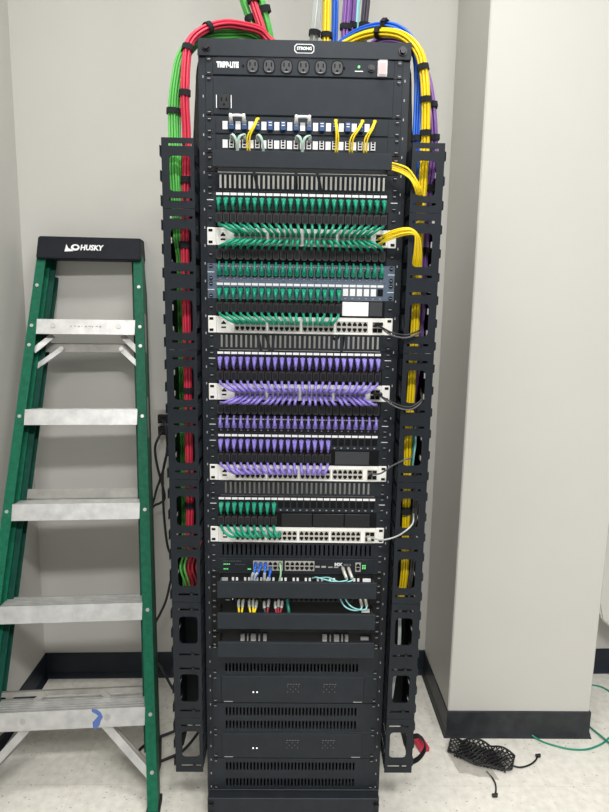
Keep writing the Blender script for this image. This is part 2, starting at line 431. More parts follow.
def cord(name, path, r, material, label, cat='cable', group=None, n=6, ends=None, endr=1.6, endm=None, seg=7):
    """a loose cord: cable mesh at top level, connectors as child parts"""
    pts = cr(path, seg); mb = MB(); mb.tube(pts, r, n)
    o = mb.build(name, material); tag(o, label, cat, group)
    for e in (ends or []):
        a, b = (Vector(path[0]), Vector(path[1])) if e == 0 else (Vector(path[-1]), Vector(path[-2]))
        d = (b - a).normalized(); ln = min(.022, max(.010, r*7))
        e_ = MB(); e_.cyl(a - d*.001, a + d*ln, r*endr, 8, 0, r*1.1); c = e_.build('connector', endm or material, o)
    return o
# white duplex jumpers on the upper panel (adapter pairs 1-2 and 6-7)
for i, w in ((0, 'left'), (5, 'middle')):
    xa = PX0 + PP*(i+.5); xb = xa + PP
    o = cord('fiber_jumper', [(xa, -.016, zA+.004), (xa, -.024, zA+.010), (xa+.004, -.026, zA+.016), (xb-.004, -.026, zA+.016), (xb, -.024, zA+.010), (xb, -.016, zA+.004)], .0033, M['tag'],
         'short white jumper linking two blue adapters, %s one on the upper fiber panel' % w, group='white fiber jumpers', ends=(0, 1), endm=M['tag'])
# mint loops on the lower panel
for i, w in ((0, 'first'), (1, 'second'), (2, 'third'), (5, 'fourth'), (6, 'fifth')):
    xa = PX0 + PP*(i+.5); sgn = -1 if i in (1, 6) else 1
    for q in (0, 1):
        cord('fiber_jumper', [(xa+.003*q, -.012, zB+.006), (xa+.003*q, -.026, zB+.014+.002*q), (xa+sgn*(.008+.003*q), -.032, zB+.010), (xa+sgn*(.014+.002*q), -.030, zB-.006), (xa+sgn*(.014+.003*q), -.022, zB-.022)], .0022,
             M['mint'] if q else M['whitec'], '%s %s jumper looping down from the lower fiber panel, counted from left' % (w, 'mint green' if q else 'whitish'), group='pale jumper loops', ends=(0,), endm=M['whitec'])
# yellow jumpers from the upper to the lower panel
yj = [(2.5, 1.80), (2.5, 1.92), (8.5, 8.58), (8.5, 8.68), (10.55, 9.68), (10.55, 9.82), (11.5, 10.78), (11.5, 10.92)]
for j, (a, b) in enumerate(yj):
    xa = PX0 + PP*a + (j % 2)*.003; xb = PX0 + PP*b + (j % 2)*.002
    cord('fiber_jumper', [(xa, -.016, zA+.012), (xa-.001, -.028, zA+.008), (xa*.6+xb*.4, -.034, zA-.010), (xb, -.032, zB+.010), (xb-.001, -.022, zB-.020)], .0021, M['yellow'],
         '%s yellow jumper of the %s yellow pair crossing both fiber panels' % (('left', 'right')[j % 2], ORD[j//2]), group='yellow fiber jumpers', ends=(0,), endr=1.9)

# --- horizontal cable managers with a hinged cover
def cable_manager(z0, z1, c0, c1, label, hw=.2165, hwr=None, yb=-.075):
    r = unit('cable_manager', label, 'cable manager', z0, z1, 'covered cable managers')
    hwr = hwr or hw
    mb = MB(); face(mb, z0, z1); mb.build('back_plate', M['matte'], r)
    mb = MB(); mb.box(-hw, hwr, yb, yb+.0025, c0, c1); mb.box(-hw, hwr, yb+.0025, yb+.010, c0, c0+.002); mb.box(-hw, hwr, yb+.0025, yb+.009, c1-.002, c1)
    mb.build('cover', M['panel'], r, bevel=.0008)
    for x in (-hw+.002, hwr-.002):
        mb = MB(); mb.box(x-.0015, x+.0015, yb+.0105, -.003, (c0+c1)/2-.008, (c0+c1)/2+.010); mb.build('bracket', M['blk'], r)
    screws(r, (z0+.01, z1-.01))
    return r
cm1 = cable_manager(zk(21.53), zk(22.5), 1.8555, 1.8925, 'black cover bar of the top cable manager, under the fiber panels', .2165, .2125)

# --- vent panels
def vent(z0, z1, label, n=34, x0=-.2065, x1=.2045, rows=None, backing=False, group='vent panels', sw=.0052):
    r = unit('vent_plate', label, 'vent panel', z0, z1, group)
    rows = rows or [((z0+z1)/2-.0155, (z0+z1)/2+.0165)]
    p = (x1-x0)/(n-1); holes = [(x0+p*i-sw/2, x0+p*i+sw/2, a, b) for a, b in rows for i in range(n)]
    mb = MB(); mb.plate(-.2413, .2413, z0+G, z1-G, -.003, -.0005, holes);
    mb.build('slotted_face', M['panel'], r)
    if backing:  # dark block added to stand in for the shade behind the slots
        mb = MB(); mb.box(-.216, .216, .022, .10, z0+.002, z1-.002); mb.build('shade_backing', M['dark'], r)
    screws(r, (z0+.008, z1-.008))
    return r
vent(zk(20.5), zk(21.5), 'black slotted vent panel directly below the top cable cover', n=35)
vent(zk(11.53), zk(12.5), 'black slotted vent panel below the second white switch', n=33)
vent(zk(2.53), zk(3.48), 'black slotted vent panel below the fourth white switch', n=31, x0=-.198, x1=.194)
vent(zk(-1.5), zk(-.53), 'black slotted vent panel below the lowest white switch', n=33, backing=True)

# --- patch panels
PXL, PXR = -.2098, .2056
PPX = [PXL + (PXR-PXL)*i/23 for i in range(24)]
def patch_panel(k0, label, up, film=False, blanks=(), empties=()):
    z0, z1 = zk(k0), zk(k0+1); zc = (z0+z1)/2
    r = unit('patch_bay', label, 'patch panel', z0, z1, 'twenty four port patch panels')
    mb = MB(); face(mb, z0, z1, m=1 if film else 0)
    for i, x in enumerate(PPX):   # port recess frames
        mb.box(x-.0070, x+.0070, -.0042, -.003, zc-.0105, zc+.0075, 2); zn = (z0+.0048) if not up else (z0+.0070); mb.box(x-.002, x+.002, -.0044, -.003, zn-.0013, zn+.0013, 5)
    zt = (z1-.0075) if not up else (z0+.0070)
    mb.box(-.2185, .2185, -.0036, -.003, zt-.006, zt+.006, 3)
    for s in (-1, 1):
        x = s*.2325; mb.box(x-.0085, x+.0085, -.0034, -.003, zc-.0008, zc+.0008, 4)
    mb.build('port_panel', [M['panel'], M['bluegrey'], M['dark'], M['bluegrey'] if film else M['matte'], M['text'], M['greytag']], r)
    for i, x in enumerate(PPX):
        mb = MB()
        if not up: mb.box(x-.0077, x+.0077, -.0046, -.0036, zt-.0030, zt+.0030, 0)
        else: mb.box(x-.0077, x+.0077, -.0046, -.0036, z1-.0085, z1-.0055, 0)
        mb.build('port_label', M['tag'] if not up else M['greytag'], r)
        if i in blanks:
            mb = MB(); mb.box(x-.0068, x+.0068, -.0062, -.0042, zc-.0110, zc+.0075); mb.build('blank_insert', M['tag'], r)
    screws(r, (z0+.007, z1-.007))
    return z0, z1, zc

# plug prototypes, hanging down (panel above its cassettes) or standing up
PROTO = {}
def plug_mesh(down):
    s = -1 if down else 1; mb = MB()
    mb.box(-.0058, .0058, -.014, -.004, -.0060, .0060, 0)                      # clear tinted body
    mb.box(-.0020, .0020, -.0150, -.004, *( (.004, .0072) if down else (-.0072, -.004)), 1)
    A = [(-.0060, -.014, -.0058), (.0060, -.014, -.0058), (.0060, -.014, .0058), (-.0060, -.014, .0058)]
    B = [(-.0042, -.024, s*.006-.0045), (.0042, -.024, s*.006-.0045), (.0042, -.024, s*.006+.0045), (-.0042, -.024, s*.006+.0045)]
    mb.loft(A, B, 1)
    mb.tube(cr([(0, -.022, s*.004), (0, -.0245, s*.010), (0, -.022, s*.017)], 3), [.0046]*2+[.0042]*3+[.0036]*2, 8, 1)
    return mb
def switch_plug_mesh():
    mb = MB(); mb.box(-.0056, .0056, -.016, -.005, -.0042, .0042, 0); mb.cyl((0, -.016, 0), (0, -.026, 0), .0042, 8, 1, .0030)
    return mb
def get_plug(kind, colour, root, loc):
    key = (kind, colour)
    if key not in PROTO:
        mb = {'down': lambda: plug_mesh(True), 'up': lambda: plug_mesh(False), 'switch': switch_plug_mesh}[kind]()
        mm = [M[colour+'plug'], M[colour]]
        o = mb.build('plug' if kind != 'switch' else 'switch_plug', mm, root, local=True); o.location = Vector(loc) - WORLD[root.name]
        PROTO[key] = o; return o
    return copy_part(PROTO[key], root, loc)

PORTX = [(-.1655 + g*.0886 + c*.0138) for g in range(4) for c in range(6)]
CASS = None
def cassette_box(k0, label, n=24, plates=()):
    global CASS
    z0, z1 = zk(k0), zk(k0+1); zc = (z0+z1)/2
    r = unit('cable_cassette_box', label, 'cassette box', z0, z1, 'retractable cord cassette boxes')
    mb = MB(); face(mb, z0, z1); mb.box(-.2185, .2185, -.006, -.003, z0+.002, z1-.002, 1); mb.box(-.215, .215, 0, .12, z0+.001, z1-.001, 1); mb.build('frame', [M['panel'], M['dark']], r)
    for i in range(n):
        x = PPX[i]
        if CASS is None:
            mb = MB(); w, h, c = .0080, .0135, .004
            mb.prism([(-w+c, -h), (w-c, -h), (w, -h+c), (w, h-c), (w-c, h), (-w+c, h), (-w, h-c), (-w, -h+c)], -.018, -.006, 0)
            mb.prism([(-w*.66, -h*.62), (w*.66, -h*.62), (w*.66, h*.62), (-w*.66, h*.62)], -.0188, -.018, 1)
            mb.box(.0070, .0086, -.013, -.006, h-.003, h+.001, 2)
            CASS = mb.build('cassette', [M['casing'], M['blk'], M['darkred']], r, local=True); CASS.location = Vector((x, 0, zc)) - WORLD[r.name]
        else: copy_part(CASS, r, (x, 0, zc))
    for x0, x1, key in plates:
        mb = MB(); mb.box(x0, x1, -.010, -.006, z0+.0045, z1-.004); mb.build('blank_plate', M[key], r, bevel=.0008)
    screws(r, (zc,))
    return zc
def net_switch(k0, label, taken_top, taken_bot, sfp_taken=()):
    z0, z1 = zk(k0-.5), zk(k0+.5); zc = (z0+z1)/2
    r = unit('network_switch', label, 'network switch', z0, z1, 'white network switches')
    mb = MB(); mb.box(-.2185, .2185, -.006, .002, z0+.0006, z1-.0006); mb.box(-.217, .217, .002, .30, z0+.001, z1-.001); mb.build('housing', M['white'], r, bevel=.0008)
    for s in (-1, 1):
        mb = MB(); a, b = sorted((s*.2190, s*.2413)); mb.box(a, b, -.0045, -.0005, z0+.0002, z1-.0002)
        e = mb.build('mounting_ear', M['white'], r, bevel=.0012)
        for q in (-.0145, .0145):
            mb = MB(); mb.box(s*.2325-.0052, s*.2325+.0052, -.0054, -.0044, zc+q-.0034, zc+q+.0034); mb.build('ear_slot', M['dark'], e, bevel=.0015)
    # emblem and port mark at the left end
    mb = MB(); mb.prism([(-.2065, zc+.0005), (-.1945, zc+.0005), (-.1945, zc+.0040), (-.1985, zc+.0072), (-.1985, zc+.0095), (-.2025, zc+.0095), (-.2025, zc+.0072), (-.2065, zc+.0040)], -.0066, -.006, 0)
    mb.box(-.2065, -.1945, -.0066, -.006, zc-.0095, zc-.0055, 0); mb.box(-.2075, -.190, -.0064, -.006, zc+.0150, zc+.0158, 1); mb.build('management_ports', [M['dark'], M['greytag']], r)
    mb = MB()
    for g in range(4):
        x0 = PORTX[g*6]-.0075; x1 = PORTX[g*6+5]+.0075; mb.box(x0, x1, -.0066, -.006, zc-.0165, zc+.0125, 0)
        for c in range(6):
            x = PORTX[g*6+c]
            for row in (0, 1):
                zz = zc + (.0052 if row == 0 else -.0092); d = .0052
                s = 1 if row == 0 else -1
                mb.prism([(x-d, zz-s*.0045), (x+d, zz-s*.0045), (x+d, zz+s*.002), (x+.0028, zz+s*.002), (x+.0028, zz+s*.0052), (x-.0028, zz+s*.0052), (x-.0028, zz+s*.002), (x-d, zz+s*.002)][::s], -.0072, -.0066, 1)
    mb.build('port_bank', [M['greytag'] if False else M['silver'], M['dark']], r)
    mb = MB(); mb.box(.188, .2155, -.0068, -.006, zc-.0165, zc+.0125, 0)
    for ix in (0, 1):
        for iz in (0, 1): mb.box(.1895+ix*.013, .2010+ix*.013, -.0074, -.0068, zc-.0150+iz*.0145, zc-.0045+iz*.0145, 1)
    mb.build('uplink_cage', [M['silver'], M['dark']], r)
    return z0, z1, zc
# ---- rows, top to bottom
pA = patch_panel(19.5, 'patch panel full of green plugs, the highest green row of the rack', False)
cassette_box(18.5, 'black cassette row between the highest green row and the first white switch')
sw1 = net_switch(18, 'first white switch from the top, buried under green cords above and below', 24, 24)
cassette_box(16.5, 'black cassette row directly under the first white switch')
pB = patch_panel(15.5, 'grey-blue patch panel full of green plugs with cords rising, second green row', True, film=True)
pC = patch_panel(14.5, 'grey-blue patch panel with eighteen green plugs and white blank inserts, third green row', False, film=True, blanks=(18, 19, 20, 21, 22))
cassette_box(13.5, 'black cassette row with a white blank plate, above the second white switch', n=18, plates=((.1075, .176, 'tag'), (.178, .212, 'dkgrey')))
sw2 = net_switch(13, 'second white switch from the top, green cords entering from above only', 18, 0)
pD = patch_panel(10.5, 'patch panel full of purple plugs, the highest purple row', False)
cassette_box(9.5, 'black cassette row between the highest purple row and the third white switch')
sw3 = net_switch(9, 'third white switch from the top, buried under purple cords', 24, 24)
cassette_box(7.5, 'black cassette row directly under the third white switch')
pE = patch_panel(6.5, 'patch panel full of purple plugs with cords rising, second purple row', True)
pF = patch_panel(5.5, 'patch panel with seventeen purple plugs and seven empty ports, lowest purple row', False)
cassette_box(4.5, 'black cassette row with a dark grey blank plate, above the fourth white switch', n=17, plates=((.0985, .192, 'dkgrey'),))
sw4 = net_switch(4, 'fourth white switch from the top, purple cords entering from above only', 17, 0)
pG = patch_panel(1.5, 'patch panel with nine green plugs on the left, lowest green row', False)
cassette_box(.5, 'black cassette row with nine cassettes, above the lowest white switch', n=9, plates=((-.045, .04, 'blk'), (.042, .128, 'blk'), (.130, .2, 'blk')))
sw5 = net_switch(0, 'lowest white switch, a few green cords on its left half', 9, 0)

def patch_cord(i, panel, sw, colour, down, label, group, rnd):
    """one retractable cord: short end in the patch panel, long end in the switch"""
    zp = panel[2] - .0015; zs = sw[2]; x = PPX[i]; px = PORTX[i]; s = -1 if down else 1
    zsp = zs + (.0050 if down else -.0092)
    c_out = (sw[1] + .006) if down else (sw[0] - .006)        # where the cord leaves its cassette
    d = px - x; bul = .045 + rnd.uniform(-.006, .008)
    mb = MB()
    j = rnd.uniform(-.002, .002)
    path = [(x, -.010, c_out - s*.004), (x + .05*d, -.024, c_out + s*.002), (x + .33*d + j, -bul, c_out*.72 + zsp*.28), (x + .72*d + j, -bul-.002, c_out*.30 + zsp*.70), (px - .02*d, -.036, zsp - s*.0012), (px, -.024, zsp)]
    mb.tube(cr(path, 5), .0037, 7)
    o = mb.build('patch_cable', M[colour]); tag(o, label, 'cable', group)
    # short end between the patch panel plug and the top of its cassette
    e = MB(); e.tube(cr([(x, -.0225, zp + s*.015), (x, -.020, zp + s*.020), (x, -.010, zp + s*.027)], 4), .0030, 7)
    e.build('short_end', M[colour], o)
    get_plug('down' if down else 'up', colour, o, (x, 0, zp))
    get_plug('switch', colour, o, (px, 0, zsp))
rnd = random.Random(3)
rows = [(pA, sw1, 'green', True, range(24), 'entering the first white switch from above'),
        (pB, sw1, 'green', False, range(24), 'entering the first white switch from below'),
        (pC, sw2, 'green', True, range(18), 'entering the second white switch from above'),
        (pD, sw3, 'purple', True, range(24), 'entering the third white switch from above'),
        (pE, sw3, 'purple', False, range(24), 'entering the third white switch from below'),
        (pF, sw4, 'purple', True, range(17), 'entering the fourth white switch from above'),
        (pG, sw5, 'green', True, range(9), 'entering the lowest white switch from above')]
for pan, sw, colr, down, rng, txt in rows:
    for i in rng:
        patch_cord(i, pan, sw, colr, down, '%s %s cord from the left, %s' % (ORD[i], colr, txt), '%s patch cords %s' % (colr, txt), rnd)

# --- firewall with cords
z0, z1 = zk(-2.52), zk(-1.52); zc = (z0+z1)/2
fw = unit('firewall_appliance', 'black security appliance with green status lights and blue plugs, below the switches', 'network appliance', z0, z1)
mb = MB(); face(mb, z0, z1); mb.box(-.2185, .2185, -.006, -.003, z0+.001, z1-.001); mb.box(-.217, .217, 0, .28, z0+.001, z1-.001); mb.build('housing', M['panel'], fw, bevel=.0006)
fx = lambda px: (px-298.3)*.00269
for q in (0, 1):
    mb = MB()
    for i in range(4 if q == 0 else 3): mb.box(fx(222)+i*.0048, fx(222)+i*.0048+.003, -.0068, -.006, zc+(.005 if q == 0 else -.0095)-.0013, zc+(.005 if q == 0 else -.0095)+.0013)
    mb.build('status_lights', M['ledg'], fw)
mb = MB(); mb.box(fx(247), fx(250.5), -.0068, -.006, zc-.0105, zc-.008); mb.build('status_light', M['ledg'], fw)
mb = MB()
for i in range(10): mb.box(fx(222)+i*.005, fx(222)+i*.005+.003, -.0064, -.006, zc+.0135, zc+.0145)
for i in range(5): mb.box(fx(234)+i*.006, fx(234)+i*.006+.0035, -.0064, -.006, zc+.004, zc+.0048)
mb.build('legend', M['dimtext'], fw)
def rj_bank(mb, xs, z_rows, back=0, hole=1, y=-.006):
    x0, x1 = min(xs)-.0075, max(xs)+.0075; mb.box(x0, x1, y-.0012, y, z_rows[-1]-.0075, z_rows[0]+.0075, back)
    for x in xs:
        for j, zz in enumerate(z_rows):
            s = 1 if j == 0 else -1; d = .0052
            mb.prism([(x-d, zz-s*.0048), (x+d, zz-s*.0048), (x+d, zz+s*.001), (x+.0028, zz+s*.001), (x+.0028, zz+s*.0042), (x-.0028, zz+s*.0042), (x-.0028, zz+s*.001), (x-d, zz+s*.001)][::s], y-.0018, y-.0012, hole)
for a in (255.5, 288.5):
    mb = MB(); rj_bank(mb, [fx(a+5.05*i) for i in range(6)], (zc+.0085, zc-.0055)); mb.build('port_bank', [M['silver'], M['dark']], fw)
mb = MB()
for i, a in enumerate((317.5, 324, 331, 337)): mb.box(fx(a), fx(a+4.6), -.0072, -.006, zc-.003, zc+(.002 if i < 2 else 0))
mb.build('uplink_slots', M['silver'], fw)
text('MX', .0125, fx(341.5), zc+.0062, -.0063, fw, M['text'], w=.0225, bold=.0007)
text('450', .009, fx(350.8), zc+.0052, -.0063, fw, M['dimtext'], 'model_lettering', w=.0215)
mb = MB(); rj_bank(mb, [fx(362.2)], (zc+.0055, zc-.0065)); mb.build('console_port', [M['silver'], M['dark']], fw)
mb = MB()
for q in range(3):
    for i in range(2): mb.box(fx(366.6+i*2.2), fx(368+i*2.2), -.0068, -.006, zc+.003-q*.0045, zc+.0055-q*.0045)
mb.build('port_lights', M['ledg'], fw)
mb = MB(); mb.box(-.2185, .17, -.0064, -.006, z0+.0015, z0+.0025); mb.build('trim_line', M['dkgrey'], fw)
screws(fw, (z0+.008, z1-.008))

# --- lower covered cable managers and appliances
CM = [(zk(-3.5), zk(-2.54), .7475, .7935, 'black cover bar directly below the appliance with blue plugs'),
      (zk(-5.5), zk(-4.52), .6565, .7015, 'black cover bar with yellow, red and teal cords dropping behind it'),
      (zk(-7.48), zk(-6.52), .5715, .6160, 'lowest black cover bar, grey tabs showing above it')]
cms = []
for a, b, c0, c1, lab in CM:
    r = cable_manager(a, b, c0, c1, lab, .2150, .2165); cms.append(r)
r = cms[0]; zt = .7685
xs = []
for i in range(12):
    xs += [fx(231.6+12.72*i)-.0, fx(235.8+12.72*i)]
for x in xs:
    if -.21 < x < .2 and not (.02+.1 < x < .14):
        mb = MB(); mb.box(x-.0030, x+.0030, -.0050, -.003, zt-.0045, zt+.0045); mb.build('cable_tab', M['tag'], r)
for j, (r, z) in enumerate(zip(cms, (.7685, .676, .590))):  # pale blocks stand in for bright wall and floor showing through end gaps
    mb = MB(); mb.box(.1865, .2090, -.010, -.003, z-.004, z+.0040); mb.build('bright_gap_block', M['tag'] if j < 2 else M['greytag'], r)
    if j == 0:
        mb = MB(); mb.box(-.2105, -.1935, -.010, -.003, z-.004, z+.004); mb.build('bright_gap_block', M['greytag'], r)
apps = []
for j, (ka, lab) in enumerate(((-4.5, 'dark appliance half hidden behind covers, cords with white boots leaving it'), (-6.5, 'dark appliance behind the lowest cover bar, grille edge showing'))):
    z0, z1 = zk(ka), zk(ka+.98); zc = (z0+z1)/2
    r = unit('network_appliance', lab, 'network appliance', z0, z1, 'half hidden appliances')
    mb = MB(); face(mb, z0, z1); mb.box(-.2185, .2185, -.008, -.003, z0+.001, z1-.001); mb.box(-.217, .217, 0, .28, z0+.001, z1-.001); mb.build('housing', M['matte'], r, bevel=.0006)
    mb = MB()
    if j == 0:
        rj_bank(mb, [-.165+.0138*i for i in range(24)], (zc+.006, zc-.007), 0, 1, -.008); mb.build('port_bank', [M['dkgrey'], M['dark']], r)
        mb = MB(); mb.box(-.2, -.189, -.0085, -.008, zc-.012, zc-.009); mb.build('legend', M['greytag'], r)
        mb = MB(); mb.box(-.181, -.179, -.0088, -.008, zc-.009, zc-.0065); mb.build('status_light', M['ledw'], r)
    else:
        for i in range(60):
            x = -.10 + i*.0052; mb.box(x-.0012, x+.0012, -.0086, -.008, zc-.016, zc-.012); mb.box(x+.0014, x+.0038, -.0086, -.008, zc-.0115, zc-.0075)
        mb.build('grille', M['dkgrey'], r)
    screws(r, (z0+.008, z1-.008)); apps.append((r, z0, z1))
r = cms[2]
for px, w in ((241, 4.2), (246.3, 1.2), (252.3, 5.2), (258.5, 1.6), (264.5, 3.5), (327.5, 4.6), (333.4, 1), (340, 5.2), (346, 1.4), (350.6, 3.4)):
    x = (px-297)*.00271; w *= .00271
    mb = MB(); mb.box(x-w/2, x+w/2, -.016, -.003, .585, .602); mb.build('cable_tab', M['greytag'], r)
# --- lower vents and two-unit appliances
def vent2(z0, z1, label, x1=.1795):
    return vent(z0, z1, label, n=38, x0=-.2, x1=x1, rows=[(z0+.010, z0+.036), (z1-.040, z1-.014)], backing=True, sw=.0058)
vent2(.4705, .5655, 'double-height slotted vent panel directly below the lowest cover bar')
vent2(.2845, .3785, 'double-height slotted vent panel between the two plain black appliances')
vent2(.0905, .1955, 'double-height slotted vent panel at the very bottom of the rack')
for z0, z1, lab in ((.3795, .4695, 'plain black double-height appliance with two white dots, upper of two'), (.1965, .2835, 'plain black double-height appliance with two white dots, lower of two')):
    r = unit('rack_appliance', lab, 'appliance', z0, z1, 'plain two unit appliances'); h = z1-z0
    mb = MB(); face(mb, z0, z1); mb.box(-.214, .2015, -.007, -.003, z0+.003, z1-.002); mb.box(-.217, .217, 0, .35, z0+.001, z1-.001); mb.build('housing', M['panel'], r, bevel=.001)
    mb = MB()
    for x in (-.1215, -.1105): mb.cyl((x, -.007, z0+h*.42), (x, -.008, z0+h*.42), .0024, 10)
    mb.build('status_lights', M['ledw'], r)
    for xb in (-.0225, .0835):
        mb = MB()
        for i in range(5):
            for q in range(4):
                if (i + q) % 2 == 0 or q == 3: mb.box(xb+i*.008, xb+i*.008+(.0045 if q == 3 else .0012), -.0074, -.007, z0+h*.42+q*.0085, z0+h*.42+q*.0085+(.0012 if q == 3 else .003))
        mb.build('channel_legend', M['dimtext'], r)
    for a in (-.207, .171):
        mb = MB(); mb.box(a, a+.026, -.0075, -.007, z0+.006, z0+.0080); mb.build('edge_mark', M['greytag'], r)
    screws(r, (z0+.009, z1-.009))

# --- cords at the lower appliances
zfw = (zk(-2.52)+zk(-1.52))/2
bl = [(255.5, 0, 252.0), (260.6, 0, 254.8), (265.6, 0, 265.0), (270.7, 1, 267.6)]
for j, (a, row, b) in enumerate(bl):
    x = fx(a); xb = fx(b); zz = zfw + (.0085 if row == 0 else -.0055)
    o = cord('patch_cable', [(x, -.010, zz), (x, -.026, zz-.004), (x*.6+xb*.4, -.036, zz-.016), (xb, -.036, zfw-.030), (xb-.001, -.026, zfw-.055)], .0034, M['blue'],
             '%s short blue cord from the left, plugged into the appliance under the switches' % ORD[j], group='short blue cords', ends=(0,), endr=1.5)
    e = MB(); e.tube(cr([(x*.6+xb*.4, -.0362, zz-.014), (x*.25+xb*.75, -.037, zz-.021), (xb, -.0362, zfw-.029)], 4), .0042, 8); s = e.build('sleeve', M['whitec'], o); s['label'] = 'white sleeve'
x = fx(280.7)
cord('patch_cable', [(x, -.010, zfw+.0085), (x+.002, -.026, zfw+.007), (x+.003, -.034, zfw-.010), (x, -.036, zfw-.025), (x-.008, -.026, zfw-.052)], .0026, M['palegreen'], 'single pale green cord curving down right of the blue cords', ends=(0,), endr=1.5, group=None)
for j, a in enumerate((346.3, 352.2)):
    x = fx(a); zz = zfw - .004
    o = cord('fiber_jumper', [(x, -.010, zz), (x+.003, -.024, zz-.004), (x+.010, -.034, zz-.014), (x+.007, -.042, zfw-.0235), (x-.022, -.047, zfw-.0255-.0025*j), (x-.050, -.042, zfw-.022+.004*j), (x-.074+j*.012, -.028, zfw-.022), (x-.085, -.012, zfw-.032)], .0020, M['aqua'],
             '%s aqua jumper curving left below the appliance with blue plugs' % ('upper', 'lower')[j], group='aqua jumpers under the upper appliance', n=7)
    e = MB(); e.tube(cr([(x, -.007, zz+.001), (x+.003, -.026, zz-.004), (x+.009, -.036, zz-.017)], 4), .0050, 8); c = e.build('connector', M['silver'], o); c['label'] = 'cream white connector'
r, a0, a1 = apps[0]; zt = a0 + .010
for j, (px, top, key, dx) in enumerate(((237.5, 0, 'yellow', 1.5), (242, 0, 'yellow', -1), (248.5, 0, 'yellow', 2.6), (252.5, .001, 'yellow', 1), (256, -.002, 'yellow', -2.6), (264, -.003, 'darkcab', 2), (268.5, .001, 'maroon', -1.5), (275.5, -.004, 'maroon', 2), (279, .001, 'maroon', -.5), (282.5, -.002, 'maroon', -2.5))):
    x = (px-297.4)*.00270; xb = (px+dx-297.4)*.00270; nm = {'yellow': 'yellow', 'darkcab': 'brownish', 'maroon': 'dark red'}[key]
    o = cord('patch_cable', [(x, -.008, zt+top+.004), (x, -.028, zt+top), (x*.5+xb*.5, -.040, zt-.014), (xb, -.042, zt-.030), (xb, -.030, zt-.05)], .0030, M[key],
             '%s cord of the ten white-booted cords between two cover bars, %s' % (ORD[j], nm), group='white-booted cords between cover bars')
    e = MB(); e.tube(cr([(x, -.018, zt+top+.005), (x, -.029, zt+top+.002), (x*.75+xb*.25, -.0355, zt+top-.005)], 4), .0042, 8); s = e.build('boot', M['whitec'], o); s['label'] = 'white boot'
x = (289-297.4)*.0027
cord('patch_cable', [(x-.003, -.008, zt+.004), (x-.001, -.030, zt), (x+.002, -.042, zt-.012), (x+.003, -.042, zt-.03), (x+.005, -.03, zt-.05)], .0046, M['tealc'], 'thick teal cord hanging right of the dark red cords')
zt += .016
for j, a in enumerate((364, 369)):
    x = (a-297.4)*.0027
    o = cord('fiber_jumper', [(x, -.010, zt+.004), (x, -.028, zt-.002), (x+.003, -.040, zt-.012), (x-.004, -.048, zt-.019), (x-.025-.004*j, -.050, zt-.0190+.004*j), (x-.046, -.046, zt-.010+.004*j), (x-.058, -.030, zt+.006), (x-.060, -.012, zt+.012)], .0022, M['aqua'],
             '%s aqua jumper looping between two cover bars at the right' % ('left', 'right')[j], group='aqua jumpers between cover bars', n=7)
    e = MB(); e.tube(cr([(x, -.010, zt+.006), (x, -.028, zt-.001), (x+.003, -.040, zt-.013)], 4), .0046, 8); c = e.build('connector', M['silver'], o); c['label'] = 'cream white connector'

